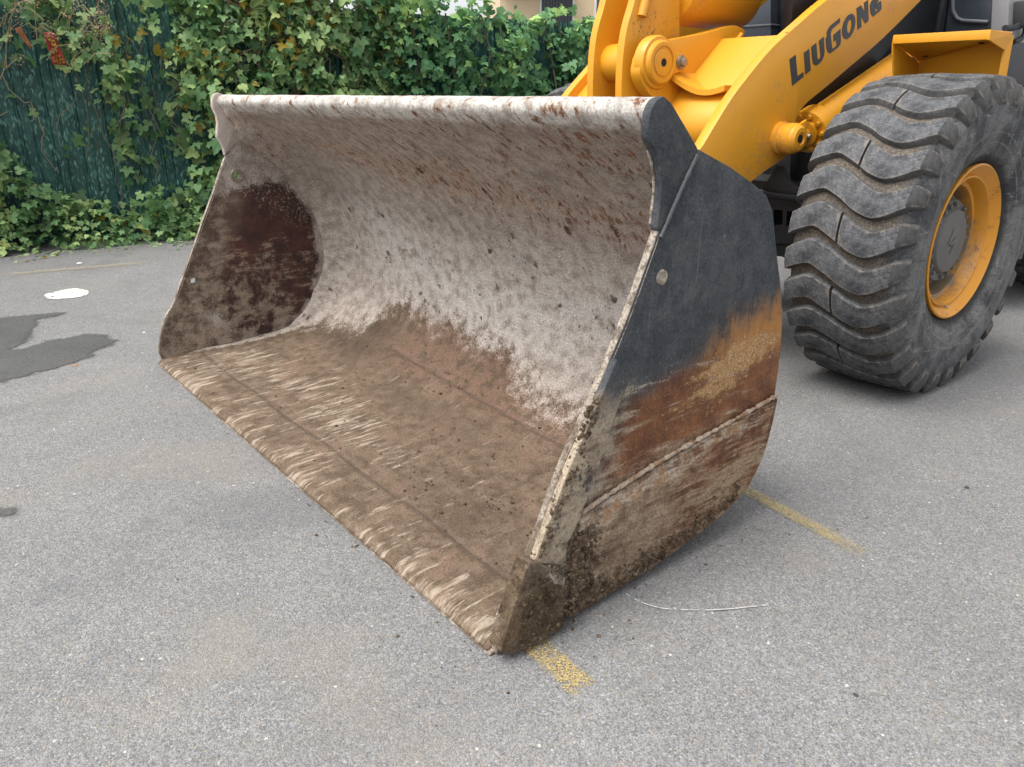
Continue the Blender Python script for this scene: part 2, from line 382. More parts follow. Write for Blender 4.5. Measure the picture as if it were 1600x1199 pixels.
def m_left_plate():
    M = Mat('side_plate_inside'); p = M.obj; x, y, z = M.sep(p)
    q = M.vec(x, y, z)
    big = M.noise(q, 3.2, 6, .65, .4); mid = M.noise(q, 13, 6, .72); fine = M.noise(q, 120, 5, .72).sm(.3, .7)
    st = M.noise(M.map(q, (10, 5, 26), rot=(-.55, 0, 0)), 1, 6, .72, .3)
    # bare maroon zone with a ragged egg-shaped edge
    e = (((y-.62)/.36)**2 + ((z-.49 - (y-.6)*.10)/.42)**2).sqrt()
    bare = (e + (mid-.5)*.30 + (fine-.5)*.05 + (big-.5)*.25).sm(1.03, .95)
    fr = (y - z*.44 + (mid-.5)*.22 + (big-.5)*.2).sm(.25, .13)*(z+(mid-.5)*.2).sm(.93, .80)                       # muddy strip behind the front edge
    con = M.mix(mid.sm(.36, .64), (.29, .245, .21), (.50, .445, .40)); con = M.tone(con, fine*.6+.66)
    con = M.mix((1-fine)*(1-mid)*.5, con, (.15, .12, .10))
    mar = M.mix(mid.sm(.38, .62), (.044, .021, .019), (.092, .036, .028)); mar = M.tone(mar, fine*.5+.72)
    mar = M.mix((((y-.48)/.14)**2+((z-.52)/.12)**2).sm(1.1, .1)*(big+(st-.5)).sm(.42, .62)*.75, mar, (.17, .055, .022))
    mud = M.mix((mid*.75+st*.25).sm(.40, .60), (.095, .066, .047), (.33, .265, .20)); mud = M.tone(mud, fine*.7+.6)
    low = ((z-.52)*-1.5 + (y-.60)*-.9 + (big-.5)*2.4 + (st-.5)*1.8).sm(-.05, .30)
    col = M.mix(low*mid.sm(.36, .56)*.9, mar, mud)
    col = M.mix((st+(fine-.5)*.06).sm(.62, .67)*.4, col, (.30, .245, .19))
    speck = M.noise(q, 95, 3, .7).sm(.56, .62)*((z-.76)+(y-.62)*.55+(mid-.5)*.3).sm(.0, .10); col = M.mix(speck*.85, col, (.36, .31, .26))
    keep = (z + (mid-.5)*.10).sm(.22, .12)
    col = M.mix(((1-bare)*(1-fr*.9)*(1-keep*.6)), col, con)
    fmud = M.mix((mid*.45+big*.3+st*.25).sm(.42, .58), M.tone(M.rgb((.11, .075, .053)), fine*.7+.6), M.tone(M.rgb((.36, .29, .22)), fine*.6+.65))
    col = M.mix((fr.mx(keep*(1-bare)*y.sm(.8, .4)))*.85, col, fmud)
    M.bump(mid*.9+fine*.5+bare*-.8, .7, .008); return M.done(col, bare*-.25+.85, 0, .3)

def m_right_plate(kind='plate'):
    lower = kind == 'lower'; cutter = kind == 'cutter'
    M = Mat('bucket_side_'+kind); p = M.obj; x, y, z = M.sep(p)
    q = M.vec(x, y, z)
    big = M.noise(q, 3, 6, .68, .3); mid = M.noise(q, 14, 6, .72); fine = M.noise(q, 135, 5, .72).sm(.3, .7)
    diag = M.noise(M.map(q, (20, 3.2, 26), rot=(-.5, 0, 0)), 1, 7, .75, .4); diag2 = M.noise(M.map(q, (30, 9, 75), rot=(-.55, 0, 0)), 1, 5, .75, .5); fing = M.noise(M.map(q, (20, 46, 5), rot=(.12, 0, 0)), 1, 5, .7)          # scrape marks rising to the rear
    scr = M.noise(M.map(q, (30, 130, 4), rot=(.35, 0, 0)), 1, 4, .7); scr2 = M.noise(M.map(q, (30, 60, 2), rot=(-.5, 0, 0)), 1, 3, .7)
    pnt = M.mix(mid.sm(.36, .64), (.036, .041, .047), (.066, .070, .074)); pnt = M.tone(pnt, fine*.6+.7)
    pnt = M.mix(scr.sm(.63, .70)*.45, pnt, (.20, .205, .205)); pnt = M.mix(scr2.sm(.70, .735)*.55, pnt, (.26, .265, .26))
    pnt = M.mix(M.noise(q, 5, 7, .8).sm(.55, .68)*.40, pnt, (.125, .125, .122))
    pnt = M.mix(M.noise(q, 70, 4, .7).sm(.64, .69)*.5, pnt, (.20, .20, .19))
    rus = M.mix((big*.6+mid*.4).sm(.38, .60), (.095, .037, .02), (.25, .105, .042)); rus = M.tone(rus, fine*.6+.68)
    rus = M.mix((diag*.6+diag2*.4).sm(.53, .60)*.6*z.sm(.75, .35), rus, (.33, .235, .155)); rus = M.mix(diag.sm(.42, .36)*.6, rus, (.045, .028, .022))
    tan = M.tone(M.mix(M.noise(q, 190, 3, .7).sm(.42, .58), (.30, .15, .055), (.52, .35, .17)), fine*.5+.75)
    mud = M.mix((mid*.6+diag*.4).sm(.38, .60), (.12, .080, .052), (.37, .275, .19)); mud = M.tone(mud, fine*.8+.55)
    h = z - (.575 + (y-.6)*.20) + (big-.5)*.18 + (mid-.5)*.08 + (fing-.5)*.22*y.sm(.6, .9)                # paint above, rust below
    col = M.mix(h.sm(.09, .0), pnt, rus)
    col = M.mix(h.sm(.16, .03)*h.sm(-.08, .03)*mid.sm(.3, .58)*y.sm(.66, .95)*.9, col, (.42, .19, .05))   # orange bloom
    t = ((((y-.92)/.26)**2 + ((z-.600-(y-.92)*.25)/.075)**2).sqrt() + (fing-.5)*1.2 + (mid-.5)*2.6 + (diag-.5)*3.4 + (fine-.5)*.3).sm(.95, .55)
    col = M.mix(t*.9, col, tan)
    lowz = z - (.300 + (y-.29)*.165)
    col = M.mix((lowz*-1 + (big-.5)*.16 + (diag-.5)*.40).sm(-.10, .01)*y.sm(1.1, .5)*.9, col, mud)
    fz = (y*-1+z*.36+(mid-.5)*.16+(diag-.5)*.22).sm(-.30, -.20)*(z+(mid-.5)*.3).sm(.70, .54)
    col = M.mix(fz*.9, col, M.mix((mid*.5+diag*.5).sm(.40, .56), M.tone(M.rgb((.07, .058, .05)), fine*.6+.7), M.tone(M.rgb((.38, .315, .235)), fine*.6+.65)))
    col = M.mix((diag+(fine-.5)*.1).sm(.60, .66)*z.sm(.72, .60)*.65, col, (.46, .39, .30))
    if cutter:
        c2 = M.mix((mid*.6+diag*.4).sm(.40, .55), M.tone(M.rgb((.15, .105, .068)), fine*.7+.6), M.tone(M.rgb((.40, .325, .235)), fine*.6+.65))
        c2 = M.mix(M.noise(q, 9, 6, .78).sm(.56, .62)*.9, c2, (.045, .045, .047)); c2 = M.mix(M.noise(q, 16, 5, .75).sm(.62, .67)*.7, c2, (.17, .07, .03))
        col = M.mix((z+(mid-.5)*.35+(diag-.5)*.3).sm(.70, .52), col, c2)
    if lower:
        lz = z-(.335+(y-.30)*.12)                                           # depth below the weld
        col = M.mix((big*.4+diag*.35+diag2*.25).sm(.46, .55), rus, M.tone(M.rgb((.37, .265, .165)), fine*.8+.55))
        col = M.mix((y*-1+(mid-.5)*1.1+(big-.5)*.8).sm(-.95, -.45)*.85, col, mud)
        col = M.mix((lz*1.0+(mid-.5)*.22+(diag-.5)*.25).sm(-.075, -.02)*(mid*.45+big*.2+diag2*.35).sm(.47, .56)*.9, col, M.tone(M.mix(mid.sm(.5, .6), (.58, .52, .45), (.33, .18, .08)), fine*.5+.7))
        col = M.mix(diag2.sm(.58, .64)*.5, col, (.48, .37, .25)); col = M.mix(diag2.sm(.42, .36)*.45, col, (.10, .05, .03))
        col = M.mix((mid*.7+M.noise(q, 45, 5, .75)*.3).sm(.52, .58)*(z-y*.06+(mid-.5)*.1).sm(.20, .02)*.85, col, (.085, .058, .038))
    M.bump(mid*.8+fine*.5+diag*.4, .5 if not lower else .8, .006)
    return M.done(col, .74, 0, .3)

def m_edge():     # scraped plate edge
    M = Mat('scraped_edge'); p = M.obj; m = M.noise(p, 20, 7, .78); f = M.noise(p, 130, 5, .72).sm(.3, .7)
    x, y, z = M.sep(p); b2 = M.noise(p, 6, 4, .6)
    col = M.mix(m.sm(.40, .56), (.17, .13, .098), (.50, .435, .36)); col = M.mix(m.sm(.56, .61)*.85, col, (.11, .065, .042))
    col = M.mix(z.sm(.75, .35)*(b2+(m-.5)*.6).sm(.40, .54)*.85, col, (.14, .098, .064))
    col = M.tone(col, f*.6+.65); M.bump(m+f*.5, .8, .008); return M.done(col, .85, 0, .25)

def m_weld():
    M = Mat('rusty_weld'); p = M.obj; m = M.noise(p, 18, 6, .75); f = M.noise(p, 120, 4, .7)
    col = M.mix(m.sm(.36, .56), (.22, .11, .05), (.44, .37, .29)); col = M.mix(m.sm(.54, .6)*.8, col, (.26, .13, .06))
    col = M.mix(f.sm(.6, .7)*.7, col, (.12, .08, .05)); M.bump(m+f, .9, .01); return M.done(col, .85, 0, .25)

def m_mud():
    M = Mat('caked_mud'); p = M.obj; m = M.noise(p, 26, 6, .75); f = M.noise(p, 170, 5, .75).sm(.3, .7); d = M.noise(M.map(p, (20, 6, 22), rot=(-.5, 0, 0)), 1, 6, .75)
    col = M.mix((m*.6+d*.4).sm(.38, .60), (.115, .078, .050), (.30, .215, .138)); col = M.mix(d.sm(.57, .63)*.6, col, (.40, .33, .25)); col = M.mix(m.sm(.42, .36)*.6, col, (.07, .048, .033))
    col = M.tone(col, f*.8+.55); M.bump(f*.7+m*1.2, 1.0, .010); return M.done(col, .95, 0, .15)

def m_leaf(name, dark, mid_, light, trans):
    M = Mat(name); t = M.attr('tint'); n = M.noise(M.obj, 14, 2)
    g = M.new('ShaderNodeNewGeometry')
    col = M.mix(t.sm(0, .5), dark, mid_); col = M.mix(t.sm(.5, .88), col, light); col = M.mix(t.sm(.93, .99), col, (.30, .22, .03))
    col = M.tone(col, n*.5+.75)
    col = M.mix(S(M.nt, g.outputs['Backfacing'])*.4, col, (.19, .235, .16))
    M.done(col, .52, 0, .35)
    tr = M.new('ShaderNodeBsdfTranslucent'); M.nt.links.new(M.mix(.5, col, (.10, .22, .03)).k, tr.inputs[0])
    mx = M.new('ShaderNodeMixShader'); mx.inputs[0].default_value = trans
    M.nt.links.new(M.b.outputs[0], mx.inputs[1]); M.nt.links.new(tr.outputs[0], mx.inputs[2]); M.nt.links.new(mx.outputs[0], M.out.inputs[0])
    return M.m

def m_fence():      # green sheet printed with a grass-blade pattern
    M = Mat('grass_print_sheet'); g = M.new('ShaderNodeNewGeometry'); X, Y, v = M.sep(S(M.nt, g.outputs['Position'])); u = Y
    P2 = M.vec(u, v, 0.0); wv = M.noise(P2, 7, 2); w2 = M.noise(P2, 16, 2)
    def blades(rot, sc, off, th):
        q = M.map(M.vec(u + (wv-.5)*.09 + (w2-.5)*.03, v, 0.0), (sc, sc*.30, 1), loc=(off, off*1.7, 0), rot=(0, 0, rot))
        d, c = M.voro(q, 1.0); return d.sm(th, th*.55)*c[0].sm(.2, .9)
    b1 = blades(.32, 44, 0.0, .44); b2 = blades(-.30, 50, 3.0, .42); b3 = blades(.05, 60, 7.0, .46)
    col = M.mix(M.noise(P2, 5, 4).sm(.3, .7), (.010, .045, .040), (.022, .088, .074))
    col = M.mix(b3*.7, col, (.045, .155, .125)); col = M.mix(b1*.85, col, (.15, .31, .24)); col = M.mix(b2*.85, col, (.09, .23, .18))
    M.bump(M.noise(P2, 6, 3), .1, .02); return M.done(col, .5, 0, .4)

ASPHALT = m_asphalt(); WET = m_asphalt(True); YEL = m_yellow(); BLK = m_black(); GREY = m_black('cab_grey', (.075, .08, .09), .5, .45)
DARKBLUE = m_black('tinted_panel', (.03, .038, .05), .25, .25); FRAME = m_black('black_frame', (.005, .006, .008), .4, .06)
TREAD = m_tread(); TYRE = m_tyre(); RIM = m_rim(); SHELL = m_shell(); LPL = m_left_plate(); RPL = m_right_plate(); RPLOW = m_right_plate('lower'); RCUT = m_right_plate('cutter')
EDGE = m_edge(); WELD = m_weld(); MUD = m_mud(); FENCE = m_fence()
LET = simple('letter_vinyl', (.035, .04, .047), .5, .3); STEEL = simple('worn_steel', (.3, .25, .2), .45, .5, .6, 30)
HUB = simple('hub_grey', (.115, .112, .106), .6, .8); RUB = simple('rubber', (.02, .02, .022), .6, .3)
HOLE = simple('hole_dark', (.012, .011, .01), .9, .2); GLASS = simple('dark_glass', (.012, .015, .02), .08, .1, 0, 3)
VINE = m_leaf('vine_leaf', (.058, .150, .058), (.185, .335, .135), (.42, .56, .21), .30)
DEEP = m_leaf('hedge_leaf', (.046, .138, .062), (.130, .290, .118), (.35, .54, .16), .28)
STEM = simple('stem_bark', (.12, .1, .06), .8, .4); DRY = simple('dry_stalk', (.36, .27, .16), .85, .5)

# ------------------------------------------------------------------ ground and marks
b = bmesh.new(); L = 400
b.faces.new([b.verts.new(q) for q in ((-L, -L, 0), (L, -L, 0), (L, L, 0), (-L, L, 0))])
tag(link('ground', finish(b, 'ground', 0), ASPHALT), kind='structure')

def sheet(name, outline, z, mat, jit=.0, sub=1):
    pts = []
    n = len(outline)
    for i in range(n):
        a, c = Vector((*outline[i], 0)), Vector((*outline[(i+1) % n], 0)); k = max(1, int((c-a).length/sub))
        for j in range(k):
            q = a.lerp(c, j/k); s = jit
            q += Vector((mnoise.noise(q*9)*s*2+mnoise.noise(q*37)*s, mnoise.noise(q*9+Vector((5, 5, 5)))*s*2+mnoise.noise(q*37+Vector((3, 1, 2)))*s, 0))
            pts.append(q)
    me = bpy.data.meshes.new(name); tris = tessellate_polygon([pts])
    me.from_pydata([(q.x, q.y, z) for q in pts], [], [tuple(t) for t in tris]); me.update()
    xs = [q.x for q in pts]; ys = [q.y for q in pts]
    bb = bmesh.new(); bb.from_mesh(me)
    bmesh.ops.recalc_face_normals(bb, faces=bb.faces)
    for f in bb.faces:
        if f.normal.z < 0: f.normal_flip()
    bb.to_mesh(me); bb.free()
    return link(name, me, mat)

def stain(name, outline, z, mat, cell=.02):
    P = np.array(outline); lo, hi = P.min(0)-.08, P.max(0)+.08
    xs, ys = np.arange(lo[0], hi[0], cell), np.arange(lo[1], hi[1], cell); gx, gy = np.meshgrid(xs, ys, indexing='ij'); q = np.stack([gx.ravel(), gy.ravel()], -1)
    dmin = np.full(len(q), 9.0); ins = np.zeros(len(q), bool)
    for a, c in zip(P, np.roll(P, -1, 0)):
        e = c-a; t = np.clip(((q-a)@e)/max(e@e, 1e-12), 0, 1); dmin = np.minimum(dmin, np.hypot(*(q-a-t[:, None]*e).T))
        k = ((a[1] > q[:, 1]) != (c[1] > q[:, 1])); xx = a[0]+(q[:, 1]-a[1])*(c[0]-a[0])/((c[1]-a[1]) if abs(c[1]-a[1]) > 1e-9 else 1e-9); ins ^= k & (q[:, 0] < xx)
    sd = np.where(ins, dmin, -dmin); I = np.arange(len(q)).reshape(gx.shape)
    F = np.stack([I[:-1, :-1], I[1:, :-1], I[1:, 1:], I[:-1, 1:]], -1).reshape(-1, 4); F = F[(sd[F] > -.09).any(1)]
    u_, inv = np.unique(F, return_inverse=True); me = bpy.data.meshes.new(name); me.from_pydata([(q[i, 0], q[i, 1], z) for i in u_], [], inv.reshape(-1, 4).tolist())
    at = me.attributes.new('inside', 'FLOAT', 'POINT'); at.data.foreach_set('value', sd[u_].astype(np.float32)); return link(name, me, mat)

def strip(name, a, c, width, z, mat):
    a, c = Vector((*a, z)), Vector((*c, z)); d = (c-a).normalized(); s = Vector((-d.y, d.x, 0))*width/2
    me = bpy.data.meshes.new(name); me.from_pydata([a-s, c-s, c+s, a+s], [], [(0, 1, 2, 3)]); uv = me.uv_layers.new(name='UVMap')
    for i, q in enumerate(((0, 0), (1, 0), (1, 1), (0, 1))): uv.data[i].uv = q
    return link(name, me, mat)

pa = [onZ(x, y) for x, y in [(-60, 500), (0, 497), (40, 493), (66, 491), (104, 489), (88, 496), (58, 501), (60, 508), (52, 518), (54, 527), (40, 536), (22, 546), (40, 545), (70, 533), (110, 528), (135, 523), (165, 524), (183, 533), (172, 543), (150, 549), (146, 559), (120, 568), (90, 576), (45, 588), (0, 600), (-60, 612)]]
tag(stain('wet_patch', pa, .004, WET), kind='structure')
pb = [onZ(x, y) for x, y in [(-40, 792), (0, 790), (22, 793), (38, 800), (24, 806), (0, 812), (-40, 815)]]
tag(stain('damp_stain', pb, .004, WET), kind='structure')
YL = m_worn_paint('worn_yellow_paint', (.44, .35, .17), .06); YL2 = m_worn_paint('worn_yellow_paint_thick', (.48, .36, .14), .11); YL3 = m_worn_paint('faded_yellow_paint', (.38, .34, .24), .08)
WH = m_worn_paint('white_spot_paint', (.68, .67, .60), .48, 60)
tag(strip('yellow_marking', onZ(1120, 742), onZ(1392, 890), .085, .004, YL), kind='structure')
tag(strip('yellow_marking', onZ(812, 985), onZ(925, 1092), .105, .004, YL2), kind='structure')
tag(strip('yellow_marking', onZ(-40, 434), onZ(262, 408), .14, .004, YL3), kind='structure')
SCRM = m_worn_paint('scratch_line', (.45, .45, .43), .36, 90)
_cv2 = catmull([(*onZ(x, y), 0) for x, y in [(978, 930), (1005, 944), (1040, 953), (1085, 955), (1130, 954), (1200, 947)]], 6)
me = bpy.data.meshes.new('white_scratch'); V = []; F = []
for i, q in enumerate(_cv2):
    d = Vector(_cv2[min(i+1, len(_cv2)-1)]-_cv2[max(i-1, 0)]).normalized(); n = Vector((-d.y, d.x, 0))*.0022
    V += [Vector((q[0], q[1], .004))-n, Vector((q[0], q[1], .004))+n]
    if i: F.append((2*i-2, 2*i, 2*i+1, 2*i-1))
me.from_pydata(V, [], F); uv = me.uv_layers.new(name='UVMap')
for l_ in range(len(me.loops)): uv.data[l_].uv = (.5, .5)
tag(link('white_scratch', me, SCRM), kind='structure')
sp = [(-2.005+.155*math.cos(a)*(1+.10*math.sin(3*a)), -.06+.155*math.sin(a)*(1+.1*math.cos(2*a))) for a in [2*math.pi*k/40 for k in range(40)]]
o = sheet('white_paint_spot', sp, .004, WH, .006, .05)
uv = o.data.uv_layers.new(name='UVMap')
for lp in o.data.loops: uv.data[lp.index].uv = (.5, .5)
tag(o, kind='structure')

# ------------------------------------------------------------------ building far behind the hedge
CRM = simple('cream_render', (.55, .43, .28), .85, .25, 0, 2); WHT = simple('white_concrete', (.62, .61, .58), .8, .25, 0, 2); PAN = simple('window_pane', (.05, .06, .075), .15, .2, 0, 2); BARM = simple('window_bar', (.03, .03, .035), .5, .2)
def pt(px, py, dist):
    d = ray(px, py); t = dist/math.hypot(d.x, d.y); return CAM+d*t
bc = pt(880, 0, 27); bdir = Vector((_fw.x, _fw.y, 0)).normalized(); bx = Vector((bdir.y, -bdir.x, 0))
ang = math.atan2(bx.y, bx.x) + .10
BR = Matrix.Rotation(ang, 3, 'Z'); bo = Vector((bc.x, bc.y, 0))
bld = empty('apartment_building', bo)
tag(bld, 'cream building with white eaves slab behind the hedge', 'building')
def bpart(name, c, s, mat, par=None, bevel=.01):
    return link(name, finish(boxbm(BR@Vector(c)+bo, s, bevel=bevel, rot=BR), name), mat, par or bld)
bpart('wall', (9.0, 4, 4.0), (22, 8, 8), CRM)
bpart('slab', (-.95, -.35, 4.62), (2.2, .7, .34), WHT); bpart('balcony_front', (-.95, -.62, 5.2), (2.2, .12, .8), WHT)
for wx, wz in ((-.2, 3.85), (1.55, 4.05), (7.6, 3.9), (4.6, 4.0)):
    f = bpart('window', (wx, -.02, wz), (1.1, .1, 1.1), WHT); WORLD[f.name] = Vector((0, 0, 0))
    for nm, c, s, m in [('pane', (wx, -.05, wz), (.98, .08, .98), PAN)]+([('bar', (wx-.45+.1*k, -.14, wz), (.025, .025, 1.05), BARM) for k in range(10)] if wx < 1 and wx > -1 else []):
        q = link(nm, finish(boxbm(BR@Vector(c)+bo, s, bevel=0, rot=BR), nm, 0), m); q.parent = f; q.matrix_parent_inverse = Matrix.Translation(-bo)@Matrix.Translation(bo)

# ------------------------------------------------------------------ fence of printed sheets
FD = Vector((.17, .985, 0)).normalized(); FN = Vector((FD.y, -FD.x, 0)); FP = Vector((-4.45, -.3, 0))
def fpt(t, h, o=0.0): return FP+FD*t+FN*o+Vector((0, 0, h))
fence = empty('sheet_fence', FP); tag(fence, 'dark green fence of ribbed sheets printed with grass blades', 'fence')
pw = .235; base = None
prof = [(0, 0), (.012, .016), (.024, .016), (.036, 0), (pw*.5-.012, 0), (pw*.5, -.008), (pw*.5+.012, 0), (pw, 0)]
me = bpy.data.meshes.new('panel'); V = []; F = []
for i, (a, o_) in enumerate(prof):
    for h in (0.0, 2.2): V.append(fpt(a, h, o_)); 
    for h in (0.0, 2.2): V.append(fpt(a, h, o_-.003))
for i in range(len(prof)-1):
    a, c = 4*i, 4*(i+1); F += [(a, c, c+1, a+1), (a+2, a+3, c+3, c+2), (a+1, c+1, c+3, a+3), (a, a+2, c+2, c)]
me.from_pydata(V, [], F); uv = me.uv_layers.new(name='UVMap')
for pl in me.polygons:
    for li in pl.loop_indices:
        v = me.vertices[me.loops[li].vertex_index].co; q = v-FP; uv.data[li].uv = (q.dot(FD)*1.0, q.z)
me.materials.append(FENCE)
k0 = -8
for k in range(k0, 62):
    o = link('panel', me, None, fence); o.location = FD*(k*(pw-.001))
POST = simple('fence_post', (.05, .07, .065), .6, .3)
for t in np.arange(-1.9, 14.5, 2.35):
    link('post', finish(boxbm(fpt(t, 1.12, -.06), (.06, .06, 2.24), math.atan2(FD.y, FD.x)), 'post'), POST, fence)

# ------------------------------------------------------------------ leaves
def leaf_mesh(kind):
    """lobed leaf, about 1 unit across, folded along its ribs"""
    if kind == 0:   # five pointed lobes
        pts = [(-2.75, .44), (-2.15, .66), (-1.72, .46), (-1.32, .74), (-1.05, .84), (-.62, .52), (-.26, .76), (0, 1.0), (.26, .76), (.62, .52), (1.05, .84), (1.32, .74), (1.72, .46), (2.15, .66), (2.75, .44)]
    elif kind == 1:  # three broad lobes
        pts = [(-2.8, .42), (-2.0, .66), (-1.2, .74), (-.62, .50), (-.2, .86), (0, .98), (.2, .86), (.62, .50), (1.2, .74), (2.0, .66), (2.8, .42)]
    else:            # heart shaped
        pts = [(-2.8, .42), (-2.1, .60), (-1.3, .60), (-.6, .64), (0, .95), (.6, .64), (1.3, .60), (2.1, .60), (2.8, .42)]
    V = [(0, 0, 0)]+[(r*math.sin(a)*.62, r*math.cos(a)*.62, .10*r*abs(math.sin(a*1.5))-.16*r*r) for a, r in pts]
    F = [(0, i+1, i) for i in range(1, len(V)-1)]
    return np.array(V), np.array(F)
LEAF = [leaf_mesh(k) for k in range(3)]

def orient(n, spin):
    n = n/np.linalg.norm(n, axis=1, keepdims=True)
    dn = np.array([0, 0, -1.0]); y = dn-n*(n@dn)[:, None]; y /= np.linalg.norm(y, axis=1, keepdims=True)+1e-6     # tip hangs down
    x = np.cross(y, n); c, s = np.cos(spin)[:, None], np.sin(spin)[:, None]
    x2 = x*c+y*s; y2 = y*c-x*s
    return np.stack([x2, y2, n], -1)

def leaf_cloud(pos, rot, size, tint, kind, name, mat):
    V = []; F = []; T = []; off = 0
    for k in range(3):
        idx = np.where(kind == k)[0]
        if not len(idx): continue
        v, f = LEAF[k]
        q = np.einsum('nij,vj->nvi', rot[idx], v)*size[idx, None, None]+pos[idx, None]
        V.append(q.reshape(-1, 3)); F.append((f[None]+(np.arange(len(idx))*len(v))[:, None, None]+off).reshape(-1, 3)); T.append(np.repeat(tint[idx], len(v))); off += len(idx)*len(v)
    V = np.concatenate(V); F = np.concatenate(F); T = np.concatenate(T)
    me = bpy.data.meshes.new(name); me.vertices.add(len(V)); me.vertices.foreach_set('co', V.ravel())
    me.loops.add(F.size); me.loops.foreach_set('vertex_index', F.ravel().astype(np.int32)); me.polygons.add(len(F))
    me.polygons.foreach_set('loop_start', np.arange(0, F.size, 3, dtype=np.int32)); me.update(calc_edges=True)
    at = me.attributes.new('tint', 'FLOAT', 'POINT'); at.data.foreach_set('value', T.astype(np.float32)); me.materials.append(mat); return me

LEAFPART = {}
def leaf_part(kind, ti, mat):
    key = (kind, ti, mat.name)
    if key not in LEAFPART:
        v, f = LEAF[kind]; me = bpy.data.meshes.new('leaf'); me.from_pydata(v.tolist(), [], f.tolist())
        at = me.attributes.new('tint', 'FLOAT', 'POINT'); at.data.foreach_set('value', np.full(len(v), ti/8, np.float32)); me.materials.append(mat); LEAFPART[key] = me
    return LEAFPART[key]

FDn, FNn, FPn = np.array(FD), np.array(FN), np.array(FP)
def to_world(t, h, o): return FPn+t[:, None]*FDn+o[:, None]*FNn+h[:, None]*np.array([0, 0, 1.0])
def nz(t, h, s, seed=0): return np.array([mnoise.noise(Vector((a*s, c*s, seed))) for a, c in zip(t, h)])
_rv, _uv, _fv, _cv = (np.array(q) for q in (_r, _u, _fw, CAM))
def in_poly(x, y, P):
    r = np.zeros(len(x), bool); n = len(P)
    for i in range(n):
        (x0, y0), (x1, y1) = P[i], P[(i+1) % n]
        c = ((y0 > y) != (y1 > y)) & (x < (x1-x0)*(y-y0)/((y1-y0) if y1 != y0 else 1e-9)+x0); r ^= c
    return r

def plant(name, label, cat, loc, t, h, o, nrm, size, tint, kind, mat, nparts=300, tracts=()):
    pos = to_world(t, h, o); N = len(t)
    rot = orient(nrm, rng.normal(0, 1.0, N)); root = empty(name, loc); tag(root, label, cat)
    d = pos-_cv; z = d@_fv; px = 800+FPX*(d@_rv)/z; py = 599.5-FPX*(d@_uv)/z
    vis = (px > 5) & (px < 1000) & (py > 5) & (py < 400) & ~((px > 335) & (py > 150)); score = np.where(vis, size/z*(1+o*1.6), 0)
    top = np.argsort(-score)[:nparts]; rest = np.setdiff1d(np.arange(N), top)
    link('foliage', leaf_cloud(pos[rest], rot[rest], size[rest], tint[rest], kind[rest], 'foliage', mat), None, root)['kind'] = 'stuff'
    for i in top:
        q = link('leaf', leaf_part(int(kind[i]), int(round(tint[i]*8)), mat), None, root)
        q.matrix_local = Matrix.LocRotScale(Vector(pos[i]), Matrix(rot[i].tolist()).to_quaternion(), Vector((size[i],)*3))
    return root

def stems(root, segs, rad=.006):
    bm_ = bmesh.new()
    for s in segs: tubebm(s, rad, 5, bm_)
    link('stem', finish(bm_, 'stem'), STEM, root)

BARE = [(.30, 1.9), (.62, 1.86), (.80, 1.62), (.97, 1.54), (1.02, 1.34), (1.13, 1.2), (1.40, 1.18), (1.5, 1.25), (1.9, 1.3), (2.2, 1.25), (2.2, .8), (1.95, .62), (1.6, .5), (1.16, .52), (.74, .50), (.5, .65), (.42, .9), (.2, 1.1), (-.6, 1.2), (-.6, 1.8)]
BARE2 = [(1.25, .45), (1.3, 1.0), (1.38, 1.25), (1.55, 1.2), (1.56, .9), (1.45, .5)]
def clumped(n, t0, t1, h0, h1, per=9, spread=.085):
    k = max(1, n//per); ct, ch, co = rng.uniform(t0, t1, k), rng.uniform(h0, h1, k), rng.uniform(0, 1, k); i = rng.integers(0, k, n)
    return ct[i]+rng.normal(0, spread, n), np.abs(ch[i]+rng.normal(0, spread, n)-np.abs(rng.normal(0, spread*.5, n))), co[i]
def rj(n, a, b_): return rng.uniform(a, b_, n)

# vine hanging over the fence on the left
N = 7000; t, h, ck = clumped(N, -2.2, 2.75, .1, 2.75)
o = .03+.10*rng.random(N)+.34*ck**1.5+np.clip(nz(t, h, 1.6), -.1, 1)*.28+np.clip(h-1.3, 0, 1.2)*.10
hole = in_poly(t+nz(t, h, 5, 3)*.07, h+nz(t, h, 5, 7)*.07, BARE)
strand = (np.abs(t-1.33-nz(t*0, h, 3)*.05) < .10)
keep = ~hole | (rng.random(N) < np.where((t > 1.25) & (h > .7), .22, np.where(h > 1.55, .30, .02))) | (strand & (rng.random(N) < .5))
keep &= (h < 2.35+nz(t, h*0, 2.2)*.30) & ((nz(t, h, 3.1, 2) > -.20) | (rng.random(N) < .12))
t, h, o = t[keep], h[keep], o[keep]; N = len(t)
o = np.where(hole[keep], rj(N, .03, .10), o)
nrm = FNn*rj(N, .35, 1.0)[:, None]+np.array([0, 0, 1.0])*rj(N, .1, 1.0)[:, None]+rng.normal(0, .62, (N, 3))
size = np.clip(rng.lognormal(-2.10, .42, N), .05, .24); tint = np.clip(.46+nz(t, h, 2.2, 5)*.42+rng.normal(0, .24, N)+(h-1.3)*.10, 0, 1)  # random tint, plus light from above painted in by height
vine = plant('climbing_vine', 'lobed green vine hanging over the bare dark green fence', 'vine', FP, t, h, o, nrm, size, tint, rng.choice(3, N, p=[.6, .3, .1]), VINE)
sg = []
for k in range(20):
    a = rng.uniform(1.0, 2.7); hh = rng.uniform(1.3, 2.3); q = [fpt(a, hh, .1+.1*rng.random())]
    for s in range(7): q.append(q[-1]+FD*rng.normal(0, .07)+Vector((0, 0, -rng.uniform(.05, .19)))+FN*rng.normal(0, .03))
    sg.append(q)
stems(vine, sg, .0045)

